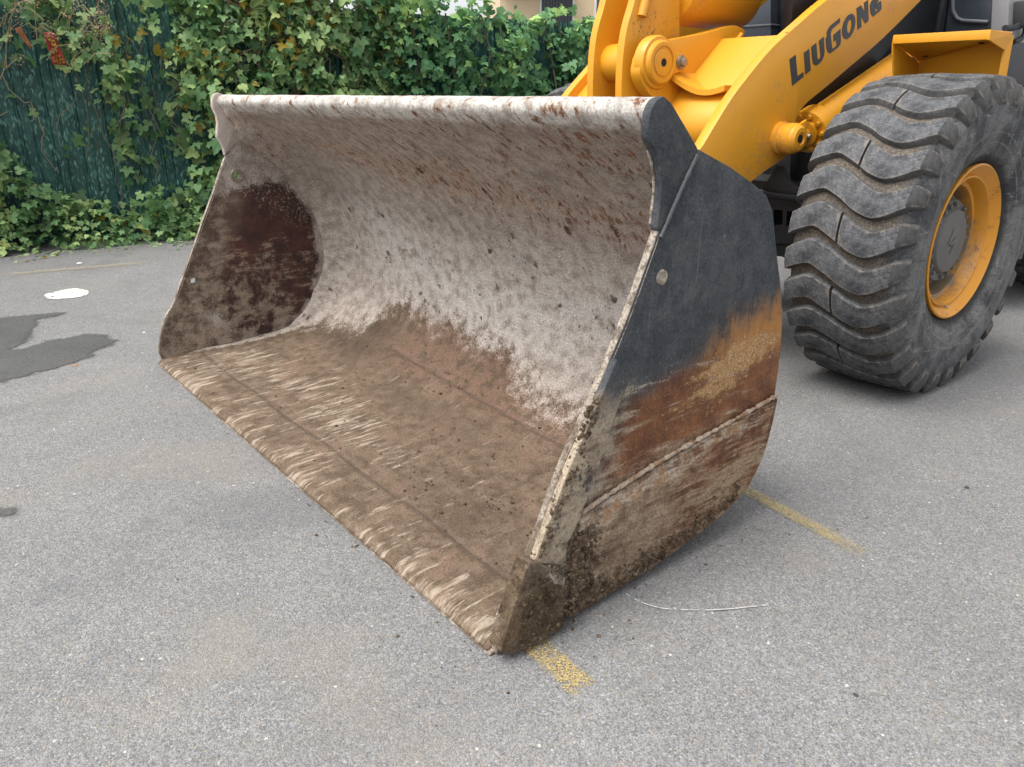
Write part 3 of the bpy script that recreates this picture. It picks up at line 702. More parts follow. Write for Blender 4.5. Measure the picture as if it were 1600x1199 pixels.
# bush bulging out in the middle
N = 8000; t, h, ck = clumped(N, 1.85, 4.15, 0, 2.8)
cx = np.clip(1-((t-2.95)/1.25)**2, 0, 1)
o = np.sqrt(cx)*(.72+nz(t, h, 1.5, 11)*.35)*np.clip(1.25-h*.22, .4, 1.2)*(.42+.58*ck)*rj(N, .75, 1.0)
keep = (h < 2.42+.18*cx+nz(t, h*0, 3, 4)*.25) & (cx > .02) & ((nz(t, h, 2.7, 8) > -.18) | (rng.random(N) < .10))
keep &= ~((t < 2.25) & (h < 1.25) & (h > .55) & (rng.random(N) < .8))
t, h, o = t[keep], h[keep], o[keep]; N = len(t)
nrm = FNn*rj(N, .3, 1.0)[:, None]+FDn*((t-2.95)*.3)[:, None]+np.array([0, 0, 1.0])*rj(N, .2, 1.1)[:, None]+rng.normal(0, .62, (N, 3))
size = np.clip(rng.lognormal(-2.12, .44, N), .05, .24); tint = np.clip(.50+nz(t, h, 2.0, 15)*.45+rng.normal(0, .24, N)+(h-1.3)*.10, 0, 1)  # upper leaves tinted paler: the lit top is put into the colour
bush = plant('leafy_bush', 'bright bushy growth bulging in front of the hedge', 'bush', fpt(2.95, 0, .3), t, h, o, nrm, size, tint, rng.choice(3, N, p=[.5, .35, .15]), VINE)
stems(bush, [[fpt(rng.uniform(2.2, 3.8), 0, .25), fpt(rng.uniform(2.2, 3.8), .8, .3), fpt(rng.uniform(2.1, 3.9), 1.7, .35), fpt(rng.uniform(2.1, 3.9), 2.3, .4)] for k in range(14)], .011)

# dark hedge running on to the right
N = 22000; t, h, ck = clumped(N, 3.75, 14.0, 0, 2.75)
o = -.05+(ck*.75+rj(N, 0, .25))*(.12+.42+nz(t, h, 1.3, 21)*.30)
keep = (h < 2.28+.09*(t < 5.2)+nz(t, h*0, 1.7, 24)*.16+nz(t, h*0, 5, 25)*.10) & ((nz(t, h, 2.6, 28) > -.24+.10*(h < 1.2)) | (rng.random(N) < .10))
t, h, o = t[keep], h[keep], o[keep]; N = len(t)
nrm = FNn*rj(N, .4, 1.0)[:, None]+np.array([0, 0, 1.0])*rj(N, .1, 1.0)[:, None]+rng.normal(0, .55, (N, 3))
size = np.clip(rng.lognormal(-2.14, .42, N), .05, .24); tint = np.clip(.26+nz(t, h, 1.8, 35)*.30+rng.normal(0, .22, N)+np.clip(h-1.4, -.6, 1)*.36, 0, .92)  # tint rises with height: lit top and shaded base painted into the leaves
hedge = plant('creeper_hedge', 'dark green creeper covered hedge behind the raised bucket lip', 'hedge', fpt(8.5, 0, 0), t, h, o, nrm, size, tint, rng.choice(3, N, p=[.45, .4, .15]), DEEP)
stems(hedge, [[fpt(a+rng.normal(0, .1), hh, rng.uniform(.05, .3)) for hh in (0, .6, 1.2, 1.8, 2.2)] for a in np.arange(4, 13.8, .35)], .010)

# low undergrowth along the foot
N = 10500; t, h, ck = clumped(N, -2.6, 4.6, 0, 1.25, 8, .06)
top = .34+nz(t, t*0, 1.4, 41)*.22+np.clip(.95-t, 0, 1.1)*.66+np.clip((t-1.6)*.25, 0, .25)
edge_ = .55+nz(t, t*0, 2.0, 44)*.14
u_ = ck*.8+.2*rj(N, 0, 1)
o = edge_*u_**.55*np.clip(1-(h/np.maximum(top, .1))**2*.55, .1, 1)
keep = (h < top) & ((nz(t, h, 4, 48) > -.38) | (rng.random(N) < .10)); t, h, o = t[keep], h[keep], o[keep]; N = len(t)
nrm = FNn*rj(N, .1, .8)[:, None]+np.array([0, 0, 1.0])*rj(N, .4, 1.2)[:, None]+rng.normal(0, .42, (N, 3))
size = np.clip(rng.lognormal(-2.48, .34, N), .045, .15); tint = np.clip(.56+nz(t, h, 3.0, 45)*.40+rng.normal(0, .17, N), 0, 1)
under = plant('undergrowth', 'low yellowish green undergrowth spilling onto the asphalt', 'weeds', fpt(1, 0, .2), t, h, o, nrm, size, tint, rng.choice(3, N, p=[.5, .3, .2]), VINE)

# dry flower stalks at the top left
bm1 = bmesh.new(); bm2 = bmesh.new()
for k in range(85):
    a = rng.uniform(-.4, 1.35); hh = 2.12-.28*(a-.5)+rng.normal(0, .17)
    if hh < 1.5: continue
    p0 = fpt(a-rng.uniform(.0, .25), hh-rng.uniform(-.1, .35), .22+.2*rng.random()); p1 = fpt(a, hh, .30+.25*rng.random())
    mid_ = (p0+p1)/2+Vector((0, 0, .05)); tubebm([p0, mid_, p1], .0028, 4, bm1)
    for j in range(26):
        c = p1+Vector(rng.normal(0, .032, 3)); s = rng.uniform(.005, .012); v = [bm2.verts.new(c+Vector(rng.normal(0, 1, 3)).normalized()*s) for _ in range(4)]
        bm2.faces.new(v[:3]); bm2.faces.new(v[1:])
for k in range(4):      # loose dead tendrils in front of the sheets
    q = [fpt(rng.uniform(-.1, .9), rng.uniform(1.2, 1.9), .1)]
    for s in range(9): q.append(q[-1]+FD*rng.normal(.0, .06)+Vector((0, 0, rng.uniform(-.13, .02)))+FN*rng.normal(0, .02))
    tubebm(q, .003, 4, bm1)
dry = empty('dry_flower_stalks', fpt(.5, 1.8, .3)); tag(dry, 'dried tan flower stalks tangled over the fence top beside the red banner scrap', 'plant')
link('stalk', finish(bm1, 'stalk'), DRY, dry)['kind'] = 'stuff'; link('flower_head', finish(bm2, 'flower_head', 0), DRY, dry)['kind'] = 'stuff'

# red banner scraps caught in the vine
REDM = simple('red_cloth', (.30, .03, .022), .7, .3); YELM = simple('yellow_print', (.50, .33, .06), .7, .3); ORA = simple('orange_cloth', (.34, .13, .05), .7, .4)
def cloth(name, P, off, mat, label, parent=None, cat='banner'):
    n, m = 8, 5; V = []; F = []
    q00, q10, q11, q01 = P
    for i in range(n+1):
        for j in range(m+1):
            a, c = j/m, i/n; t_ = (q00[0]*(1-a)+q10[0]*a)*(1-c)+(q01[0]*(1-a)+q11[0]*a)*c; h_ = (q00[1]*(1-a)+q10[1]*a)*(1-c)+(q01[1]*(1-a)+q11[1]*a)*c
            V.append(fpt(t_, h_, off+.012*math.sin(a*7+c*4)+.01*math.sin(c*9)))
    for i in range(n):
        for j in range(m): k = i*(m+1)+j; F.append((k, k+1, k+m+2, k+m+1))
    me = bpy.data.meshes.new(name); me.from_pydata(V, [], F); me.polygons.foreach_set('use_smooth', [True]*len(F))
    o = link(name, me, mat, parent)
    md = o.modifiers.new('thickness', 'SOLIDIFY'); md.thickness = .002
    return o
ban = cloth('banner_scrap', [(.845, 1.60), (.955, 1.60), (.90, 1.86), (.82, 1.86)], .34, REDM, '')
tag(ban, 'torn red banner scrap with yellow print caught in the vine', 'banner'); WORLD[ban.name] = Vector((0, 0, 0))
for (a, c, e, g) in [(.858, 1.615, .012, .05), (.878, 1.625, .01, .03), (.893, 1.612, .022, .012), (.905, 1.63, .010, .05), (.925, 1.612, .012, .04), (.862, 1.685, .012, .05), (.885, 1.70, .011, .06), (.868, 1.75, .03, .05), (.845, 1.79, .02, .045), (.875, 1.665, .03, .010)]:
    cloth('print_stroke', [(a, c), (a+e, c), (a+e*.9, c+g), (a-e*.1, c+g)], .352, YELM, '', ban)
o = cloth('banner_scrap', [(.70, 1.72), (.715, 1.73), (.66, 1.90), (.61, 1.88)], .36, ORA, ''); tag(o, 'small faded orange banner shred at the upper left edge of the fence', 'banner')

# ------------------------------------------------------------------ the loader
LD = Vector((1.488, 3.6, 0)); W = 2.976
loader = empty('wheel_loader', LD)
tag(loader, 'yellow wheel loader with a worn muddy bucket resting on the asphalt', 'wheel loader')
bucket = empty('bucket', (W/2, .6, 0), loader)
PROF = [(0, .006), (.05, .03), (.3, .036), (.5, .045), (.68, .062), (.80, .088), (.92, .14), (1.02, .225), (1.085, .35), (1.11, .5), (1.09, .66), (1.035, .81), (.945, .95), (.83, 1.07), (.71, 1.165), (.60, 1.237), (.535, 1.278), (.498, 1.308), (.486, 1.333), (.5, 1.355), (.53, 1.362)]
D = catmull(PROF, 30); SL = np.r_[0, np.cumsum(np.hypot(*np.diff(D, axis=0).T))]
NU, NS = 300, 250
ss = np.linspace(0, SL[-1], NS); py_ = np.interp(ss, SL, D[:, 0]); pz_ = np.interp(ss, SL, D[:, 1])
ty, tz = np.gradient(py_, ss), np.gradient(pz_, ss); ny, nz_ = -tz, ty               # inward normal
X0, X1 = .024, W-.024
us = np.linspace(X0, X1, NU)
U, SS = np.meshgrid(us, ss, indexing='ij')
VB = np.interp(us, [0, .045, .075, .11, .39, .60, .65, .87, 1.17, 1.45, 1.71, 1.87, 2.08, 2.28, 3], [.12, .22, .55, .80, .96, .99, 1.09, 1.165, 1.18, 1.15, 1.118, 1.05, .985, .99, .97])
conc = SS-VB[:, None]
def G(u0, s0, au, as_, rot=0.0):
    c, s = math.cos(rot), math.sin(rot); a = (U-u0)*c+(SS-s0)*s; e = -(U-u0)*s+(SS-s0)*c; return np.exp(-(a/au)**2-(e/as_)**2)
rust = .26*np.exp(-((SS-2.2)/.33)**2)
band = np.interp(U, [0, .17, .42, 1.08, 1.56, 1.78, 2.12, 3], [2.45, 2.39, 2.20, 2.03, 1.98, 1.93, 1.88, 1.8]); rust += .42*np.exp(-((SS-band)/.11)**2)*np.clip(1.25-U*.25, .3, 1)
rust += .42*G(1.55, 2.0, .42, .12)+.38*G(2.62, 2.26, .28, .12)+.22*G(2.2, 2.36, .8, .06)+.15*G(2.2, 1.9, .7, .12)
rust = np.clip(rust, 0, 1)*np.clip((SS-1.45)/.3, 0, 1)
pale = np.clip(.9*np.exp(-((SS-1.42-.06*np.sin(U*3))/.17)**2)*np.clip((U-.3)/.4, 0, 1)+.5*G(.54, 1.62, .3, .25)+.25*G(2.0, 1.65, .8, .12), 0, 1)
shade_bands = np.clip(.75*G(.25, 1.95, .55, .2, -.35)+.35*np.exp(-((SS-1.76)/.09)**2)+.35*G(.45, 1.22, .3, .12)+.3*G(2.2, 1.12, .9, .1), 0, 1)  # dark shading bands of the back wall, put into the cement colour
wear = np.clip((SS-.80)/.1, 0, 1)*np.clip((U-.6)/.5, 0, 1)
clod = np.clip(1.1*G(.55, .86, .35, .10)+G(.62, 1.02, .2, .06)+.5*G(2.5, .45, .06, .05)+.4*G(1.7, .72, .5, .08)+.35*G(2.3, .33, .4, .08), 0, 1)
scrape = np.clip(G(.9, .42, .7, .16)+.8*G(1.6, .36, .4, .12)+.7*G(.3, .28, .3, .25)-.5*G(2.6, .5, .4, .3), 0, 1)
seam = np.exp(-((SS-.225-.006*np.sin(U*9))/.008)**2)+np.exp(-((SS-.93+.05*(U-1))/.007)**2)*(U > .9)+.9*np.exp(-((U-2.36)/.006)**2)*((SS > .5) & (SS < .92))
disp = np.zeros_like(U)
for i in range(NU):
    for j in range(NS):
        u, s = us[i], ss[j]
        a = mnoise.noise(Vector((u*5, s*5, 0)))*.5+mnoise.noise(Vector((u*17, s*17, 4)))*.3+mnoise.noise(Vector((u*45, s*45, 9)))*.22
        if s > 2.38: amp = .0025
        elif conc[i, j] > 0: amp = .008 if s < 1.9 else .004
        else: amp = .0035
        disp[i, j] = a*amp
disp += np.clip(conc/.05, 0, 1)*.006*np.clip((2.3-SS)/.5, 0, 1)                       # cake thickness
fil = np.clip((.26-(U-X0))/.26, 0, 1); filr = np.clip((.10-(X1-U))/.10, 0, 1)
mid_s = np.clip((SS-.75)/.3, 0, 1)*np.clip((2.42-SS)/.15, 0, 1)
disp += (.10*fil**2.2+.045*filr**2)*mid_s                                               # cement fillets against the side plates
disp += .022*clod*np.clip(np.vectorize(lambda u, s: mnoise.noise(Vector((u*22, s*22, 2))))(U, SS)+.25, 0, 1)
disp -= .004*np.clip(seam, 0, 1)
disp *= np.clip(SS/.06, 0, 1)
lipw = np.clip((SS-2.36)/.06, 0, 1)
YY = py_[None]+ny[None]*disp; ZZ = pz_[None]+nz_[None]*disp
ZZ += lipw*.006*np.sin(U*2.1+.4)*0
V = np.stack([U, YY, ZZ], -1).reshape(-1, 3)
TH = .022
Vo = np.stack([U, np.broadcast_to(py_-ny*TH, U.shape), np.maximum(np.broadcast_to(pz_-nz_*TH, U.shape), .0035)], -1).reshape(-1, 3)
idx = np.arange(NU*NS).reshape(NU, NS); n0 = NU*NS
def quads(I, flip=False):
    q = np.stack([I[:-1, :-1], I[1:, :-1], I[1:, 1:], I[:-1, 1:]], -1).reshape(-1, 4); return q[:, ::-1] if flip else q
rim_ = []
for line in (idx[:, 0], idx[:, -1][::-1], idx[0, ::-1], idx[-1, :]):
    for a, c in zip(line[:-1], line[1:]): rim_.append((a, a+n0, c+n0, c))
F = np.concatenate([quads(idx), quads(idx+n0, True), np.array(rim_)])
me = bpy.data.meshes.new('bucket_shell'); me.from_pydata(np.concatenate([V, Vo]).tolist(), [], F.tolist())
for nm, arr in (('conc', conc), ('rust', rust), ('pale', pale), ('shade_bands', shade_bands), ('wear', wear), ('clod', clod), ('scrape', scrape), ('seam', seam)):
    at = me.attributes.new(nm, 'FLOAT', 'POINT'); at.data.foreach_set('value', np.concatenate([arr.ravel()]*2).astype(np.float32))
uvl = me.uv_layers.new(name='UVMap'); UV = np.stack([np.concatenate([U.ravel()]*2), np.concatenate([SS.ravel()]*2)], -1)
li = np.empty(len(me.loops), np.int32); me.loops.foreach_get('vertex_index', li); uvl.data.foreach_set('uv', UV[li].astype(np.float32).ravel())
me.polygons.foreach_set('use_smooth', [True]*len(me.polygons))
link('shell', me, SHELL, bucket)

# side plates (outline in the y-z plane)
PL = [(.012, .004), (.03, .11), (.125, .257), (.228, .471), (.332, .647), (.435, .832), (.534, 1.045), (.60, 1.15), (.659, 1.241), (.80, 1.19), (.909, 1.142), (.987, 1.102), (1.028, 1.054), (1.08, .917), (1.137, .771), (1.166, .618), (1.168, .442), (1.152, .335), (1.120, .235), (1.060, .152), (.99, .115), (.917, .088), (.7, .042), (.421, .014), (.257, .004)]
PL = PL[:13]+[tuple(q) for q in catmull(PL[13:], 4)]
PLL = [(.03, .006), (.016, .06), (.03, .13), (.07, .24), (.125, .315), (.185, .431), (.25, .56), (.36, .78), (.43, .915), (.491, 1.045), (.56, 1.14), (.659, 1.241)]+PL[9:]
hole = lambda y, z, r: [(y+r*math.cos(a), z+r*math.sin(a)) for a in [2*math.pi*k/14 for k in range(14)]]
b = prism(PLL, 0, .026, holes=[hole(.245, .424, .016), hole(.545, .956, .017)])
link('side_plate', finish(b, 'side_plate', 40), LPL, bucket)
ring = revolve([(.027, .019), (.034, .022), (.034, .033), (.027, .036)], 20, (0, .545, .956)); link('bolt_ring', finish(ring, 'bolt_ring'), STEEL, bucket)
b = prism(PL, W-.026, W, bevel=.005)
link('side_plate', finish(b, 'side_plate', 40), RPL, bucket)
# scraped front edge of the right plate and of the left plate
def edge_strip(P, x0, x1, off, name):
    n = len(P); b = bmesh.new(); rows = []
    P = catmull(P, 10)
    for i, (y, z) in enumerate(P):
        d = Vector((0, *(np.array(P[min(i+1, len(P)-1)])-np.array(P[max(i-1, 0)])))).normalized(); nn = Vector((0, -d.z, d.y))
        if nn.y > 0: nn = -nn
        q = Vector((0, y, z)); j = mnoise.noise(Vector((y*6, z*6, x0)))*.003
        xs = [x0-.001, x0+.003, (x0+x1)/2, x1-.003, x1+.001]; of = [-.012, .0015+j, .003+j, .0015+j, -.008]
        rows.append([b.verts.new(Vector((x, 0, 0))+q+nn*o_*off) for x, o_ in zip(xs, of)])
    for r0, r1 in zip(rows, rows[1:]):
        for k in range(4): b.faces.new((r0[k], r0[k+1], r1[k+1], r1[k]))
    return link(name, finish(b, name), EDGE, bucket)
edge_strip(PL[1:7], W-.026, W, 1.0, 'front_edge'); edge_strip(PLL[1:10], 0, .026, 1.0, 'front_edge')
# spill guard ends
GR = [(.516, 1.364), (.545, 1.348), (.60, 1.297), (.659, 1.240), (.60, 1.148), (.536, 1.042), (.524, 1.05), (.524, 1.08), (.529, 1.15), (.517, 1.205), (.494, 1.242), (.472, 1.268), (.466, 1.30), (.474, 1.335), (.492, 1.357)]
GR = GR[:3]+[tuple(q) for q in catmull(GR[3:6], 2)]+[tuple(q) for q in catmull(GR[6:]+GR[:1], 4)][:-1]
link('guard_plate', finish(prism(GR, W-.024, W+.003, bevel=.006), 'guard_plate', 40), RPL, bucket)
GL = [(.50, 1.372), (.53, 1.36), (.60, 1.297), (.659, 1.240), (.60, 1.148), (.51, 1.075), (.492, 1.06), (.49, 1.09), (.484, 1.115), (.462, 1.155), (.468, 1.19), (.476, 1.225), (.474, 1.26), (.458, 1.30), (.463, 1.345), (.478, 1.368)]
CONC = Mat('cement_cake'); _n = CONC.noise(CONC.obj, 20, 6, .7); _f = CONC.noise(CONC.obj, 140, 4, .65); CONC.bump(_n+_f*.7, .7, .008)
CONC = CONC.done(CONC.tone(CONC.mix(_n, (.30, .25, .22), (.52, .46, .41)), _f*.8+.58), .9, 0, .2)
link('guard_plate', finish(prism(GL, -.004, .032, bevel=.010), 'guard_plate', 50), CONC, bucket)
# weld bead between guard and side plate
def bead(pts, r, name, mat, jit=.3):
    P = catmull(pts, 26); b = tubebm([tuple(q) for q in P], [r*(1+jit*mnoise.noise(Vector(tuple(q*60)))+.12*math.sin(i*2.2)) for i, q in enumerate(P)], 8)
    return link(name, finish(b, name, 60), mat, bucket)
bead([(W-.022, y-.001, z) for y, z in [(.525, 1.06), (.526, 1.09), (.529, 1.15), (.517, 1.205), (.497, 1.24)]], .0035, 'guard_edge', EDGE, .6)
WP = simple('painted_weld', (.075, .08, .085), .5, .8, 0, 60)
bead([(W+.003, .655, 1.225), (W+.004, .60, 1.14), (W+.003, .537, 1.03)], .006, 'weld_bead', WP)
# wear plate low on the outside with a ragged weld along its top
WR0 = [(1.166, .440), (1.150, .335), (1.118, .235), (1.058, .155), (.99, .118), (.915, .091), (.7, .047), (.421, .019), (.262, .009)]
WR = [(.292, .320), (.45, .350), (.62, .378), (.80, .402), (.98, .420)]+[tuple(q) for q in catmull(WR0, 4)]+[(.262, .20)]
link('wear_plate', finish(prism(WR, W-.005, W+.014, bevel=.004), 'wear_plate', 40), RPLOW, bucket)
bead([(W+.004, .285, .30), (W+.01, .30, .33), (W+.011, .45, .362), (W+.012, .62, .392), (W+.012, .80, .412), (W+.011, .98, .430), (W+.008, 1.168, .450)], .0062, 'weld_bead', WELD, 1.0)
# side cutter along the front edge and the foot block at the corner
SC = [(.118, .250), (.228, .477), (.334, .653), (.385, .742)]+trace([(983, 600), (965, 642), (950, 687), (934, 735), (917, 783), (904, 817), (887, 850), (884, 884)], W+.02)
link('side_cutter', finish(prism(SC, W-.004, W+.020, bevel=.006), 'side_cutter', 40), RCUT, bucket)
FT = trace([(826, 880), (845, 884), (882, 905), (884, 940), (880, 982), (840, 1006), (797, 1024), (782, 1020), (800, 960)], W+.04)
link('corner_foot', finish(prism([(y, max(z, .006)) for y, z in FT], W-.012, W+.04, bevel=.008), 'corner_foot', 40), MUD, bucket)
tp = trace([(826, 882), (845, 886), (882, 907)], W+.04)
tq = [tuple(q) for q in catmull(tp, 6)]
capo = [(y+.003, z+.005+.003*mnoise.noise(Vector((y*70, 2, 0)))) for y, z in tq]+[(y-.002, z-.026+.012*mnoise.noise(Vector((y*45, 7, 0)))) for y, z in tq[::-1]]
link('foot_cap', finish(prism(capo, W-.010, W+.0415, bevel=.004), 'foot_cap', 50), EDGE, bucket)
# plugged bolt hole in the right plate
b = revolve([(.0, .021), (.003, .020), (.0035, .017), (.002, .013), (.001, .004), (.001, .0001)], 22, (W, .557, .924)); link('bolt_hole', finish(b, 'bolt_hole'), EDGE, bucket)
# cutting edge plate under the floor lip
CE = [(-.004, .003), (.005, .009), (.06, .027), (.30, .030), (.30, .004), (.02, .002)]
link('cutting_edge', finish(prism(CE, .02, W-.01, bevel=.0015), 'cutting_edge', 30), EDGE, bucket)
# rear hinge plates on the back of the bucket
for hx in (.90, 1.30, 1.66, 2.03):
    link('hinge_plate', finish(prism([(1.15, .2), (1.30, .25), (1.42, .36), (1.40, .5), (1.25, .62), (1.155, .7), (1.15, .5)], hx-.02, hx+.02), 'hinge_plate'), BLK, bucket)

# mud lying in and on the bucket
bm_ = bmesh.new()
def clump(c, r, flat=.6):
    geo = bmesh.ops.create_icosphere(bm_, subdivisions=1, radius=r); s = Vector(rng.uniform(-9, 9, 3))
    for v in geo['verts']:
        k = 1+.55*mnoise.noise(v.co*(1.1/r)+s); v.co = Vector((v.co.x*k, v.co.y*k, v.co.z*k*flat))+Vector(c)
def floor_pt(u, s): return (u, float(np.interp(s, SL, D[:, 0])), float(np.interp(s, SL, D[:, 1]))+.004)
for k in range(1300):
    m = rng.random()
    if m < .30: u, s = rng.normal(.6, .32), rng.normal(.86, .10)
    elif m < .42: u, s = rng.normal(1.6, .5), rng.normal(.70, .10)
    elif m < .56: u, s = rng.normal(2.2, .35), rng.normal(.36, .10)
    elif m < .60: u, s = rng.normal(2.45, .04), rng.normal(.46, .035)
    elif m < .82: u, s = rng.normal(1.2, .5), rng.normal(.95, .08)
    else: u, s = rng.uniform(.1, 2.85), rng.uniform(.05, 1.0)
    if not (.06 < u < 2.9 and .03 < s < 1.15): continue
    clump(floor_pt(u, s), float(np.clip(rng.lognormal(-6.1, .5), .001, .010)), .45)
for k in range(900):    # caked on the lower outside
    y = rng.uniform(.2, 1.0); zz = np.interp(y, [.2, .42, .7, .9, 1.06], [.01, .02, .05, .095, .15]); z = zz+abs(rng.normal(0, .035))+.004
    if rng.random() < .35: y = rng.normal(.3, .03); z = rng.uniform(.03, .28)
    clump((W+.015, y, z), float(np.clip(rng.lognormal(-5.55, .5), .002, .014)), 1.0)
for k in range(420):    # on the corner foot and the front of the side cutter
    y = rng.uniform(.06, .25); z = rng.uniform(.01, .24)
    if z > y*1.6+.05: continue
    clump((W+.041, y, z), float(np.clip(rng.lognormal(-5.8, .45), .0016, .009)), 1.0)
for k in range(260):
    a = rng.random(); y, z = (.12+.2*a, .25+.40*a); clump((W+.012+rng.normal(0, .008), y+rng.normal(0, .008)+.012, z), float(np.clip(rng.lognormal(-5.6, .45), .002, .01)), 1.0)
me = finish(bm_, 'mud_crumbs', 0); me.polygons.foreach_set('use_smooth', [True]*len(me.polygons))
tag(link('mud_crumbs', me, MUD), 'brown mud crumbs lying on the bucket floor and clinging to its right side', 'mud', kind='stuff')

# ---- boom
AX = 2.05; AT = .05
ARM = trace([(1352, -40), (1292, 0), (1250, 36), (1220, 62), (1200, 82), (1175, 112), (1146, 150), (1120, 191), (1098, 228)], AX)
ARM = [tuple(q) for q in catmull(ARM, 3)] + [(1.60, .96), (1.35, .72), (1.22, .48), (1.24, .36), (1.33, .30), (1.45, .34), (1.62, .55), (1.9, .78)]
ARM += [tuple(q) for q in catmull(trace([(1172, 286), (1195, 268), (1222, 250), (1238, 235), (1241, 210), (1243, 190), (1249, 176), (1262, 160), (1290, 137), (1330, 103), (1380, 60), (1440, 0), (1470, -30)], AX), 3)]
_a, _b = np.array(ARM[0]), np.array(ARM[1]); _c, _d = np.array(ARM[-1]), np.array(ARM[-2])
_e = (_a-_b)/np.linalg.norm(_a-_b); _f = (_c-_d)/np.linalg.norm(_c-_d)
ARM = [tuple(_a+_e*.60), tuple(_a+_e*.30)]+ARM+[tuple(_c+_f*.30), tuple(_a+_e*.60+np.array((.05, -.22)))]
arm = link('boom_arm', finish(prism(ARM, AX-AT, AX, bevel=.004), 'boom_arm', 40), YEL, loader); WORLD[arm.name] = Vector((0, 0, 0))
ARML = [q for q in ARM]
arm2 = link('boom_arm', finish(prism(ARML, W-AX, W-AX+AT, bevel=.004), 'boom_arm', 40), YEL, loader); WORLD[arm2.name] = Vector((0, 0, 0))
# lettering on the arm: L I U G O N G
Z = lambda pts: [(1220+x/8.565, y/8.565) for x, y in pts]
LETTERS = [
    ([(113, 795), (195, 735), (220, 1020), (300, 965), (303, 1028), (150, 1152)], []),
    ([(306, 708), (377, 655), (397, 945), (326, 1000)], []),
    ([(405, 628), (472, 575), (488, 790), (500, 800), (522, 775), (530, 745), (508, 548), (572, 492), (582, 690), (575, 745), (548, 812), (505, 860), (470, 880), (436, 862), (420, 815)], []),
    ([(788, 242), (790, 300), (690, 385), (668, 425), (665, 470), (683, 640), (695, 655), (735, 622), (745, 600), (738, 535), (705, 560), (702, 470), (795, 388), (802, 560), (790, 600), (760, 640), (655, 718), (630, 702), (610, 650), (600, 560), (597, 515), (615, 490), (612, 440), (625, 400), (660, 345)], []),
    ([(945, 184), (975, 200), (992, 245), (995, 305), (985, 370), (962, 435), (925, 495), (885, 527), (850, 520), (826, 485), (818, 430), (822, 365), (840, 300), (870, 240), (908, 198)], [[(925, 262), (908, 275), (890, 315), (882, 370), (885, 420), (898, 450), (915, 440), (932, 405), (944, 350), (945, 295), (938, 268)]]),
    ([(1013, 110), (1068, 72), (1120, 160), (1112, 40), (1165, 0), (1172, 275), (1128, 318), (1068, 215), (1078, 360), (1026, 402)], []),
    ([(1338, -84), (1342, -42), (1280, 45), (1262, 75), (1258, 120), (1265, 160), (1285, 150), (1292, 122), (1268, 128), (1265, 60), (1340, 10), (1343, 120), (1325, 150), (1232, 226), (1205, 195), (1194, 130), (1192, 70), (1210, 20), (1240, -18), (1285, -52)], [])]
for outer, holes in LETTERS:
    P = trace(Z(outer), AX); H = [trace(Z(h), AX) for h in holes]
    b = prism(P, AX+.0006, AX+.0022, bevel=0, holes=H) if H else prism(P, AX+.0006, AX+.0022, bevel=0)
    link('letter', finish(b, 'letter', 0), LET, arm)
# cross beam between the arms with a flat sloped front and a round belly
CB = [onX(1212, 54, AX-AT), onX(1160, 104, AX-AT)]
top = Vector((0, *onX(1216, 54, AX-AT))); lowf = Vector((0, *onX(1131, 164, AX-AT)))
top.y += .02; lowf.y += .02
CBP = [(top.y, top.z), (top.y*.5+lowf.y*.5, top.z*.5+lowf.z*.5), (lowf.y, lowf.z)]
dd = (lowf-top).normalized(); nn_ = Vector((0, -dd.z, dd.y))
if nn_.y > 0: nn_ = -nn_
for k in range(1, 9):
    a = k/8*math.pi*.98; CBP.append((lowf.y+dd.y*.13*math.sin(a)-nn_.y*.13*(1-math.cos(a)), lowf.z+dd.z*.13*math.sin(a)-nn_.z*.13*(1-math.cos(a))))
CBP.append((top.y-nn_.y*.25, top.z-nn_.z*.25))
link('cross_beam', finish(prism(CBP, W-AX+AT, AX-AT, bevel=.006), 'cross_beam', 30), YEL, loader)
# lug plate carrying the rocker pivot
LX = 1.675
LUG = trace([(1003, 92), (1012, 74), (1030, 66), (1060, 60), (1100, 52), (1140, 41), (1155, 42), (1164, 54), (1130, 90), (1105, 120), (1100, 150), (1086, 190), (1070, 196), (1045, 172), (1015, 148), (1000, 118)], LX)
def lug(x0, x1):
    return finish(prism([tuple(q) for q in catmull(LUG+[LUG[0]], 3)[:-1]], x0, x1, bevel=.006), 'pivot_lug', 40)
lg = link('pivot_lug', lug(LX-.06, LX), YEL, loader); WORLD[lg.name] = Vector((0, 0, 0))
hy, hz_ = onX(1035, 98, LX+.03)
b = revolve([(-.04, .118), (.0, .118), (.012, .112), (.014, .098), (.028, .096), (.036, .088), (.037, .072), (.031, .070), (.031, .060), (.037, .057), (.039, .030), (.039, .018), (.01, .016), (.01, .0005)], 44, (LX, hy, hz_))
link('pivot_boss', finish(b, 'pivot_boss', 28), YEL, lg)
link('pin_hole', finish(cylbm((LX+.012, hy, hz_), (LX+.0405, hy, hz_), .017, 20, bevel=0), 'pin_hole'), HOLE, lg)
by, bz = onX(1064, 98, LX+.02)
link('keeper_plate', finish(prism([(hy, hz_+.055), (by+.02, bz+.038), (by+.045, bz+.01), (by+.035, bz-.035), (by, bz-.04), (hy, hz_-.075)], LX+.002, LX+.02, bevel=.004), 'keeper_plate'), YEL, lg)
b = cylbm((LX+.02, by, bz), (LX+.026, by, bz), .034, 24); merge(b, hexbolt((LX+.026, by, bz), (1, 0, 0), .02, .02)); link('keeper_bolt', finish(b, 'keeper_bolt'), STEEL, lg)
wl = [Vector((LX+.002, *onX(x, y, LX))) for x, y in [(1158, 54), (1132, 88), (1108, 118), (1084, 152)]]
link('weld_seam', finish(tubebm([tuple(q) for q in catmull(wl, 14)], .013, 8), 'weld_seam', 60), YEL, lg)
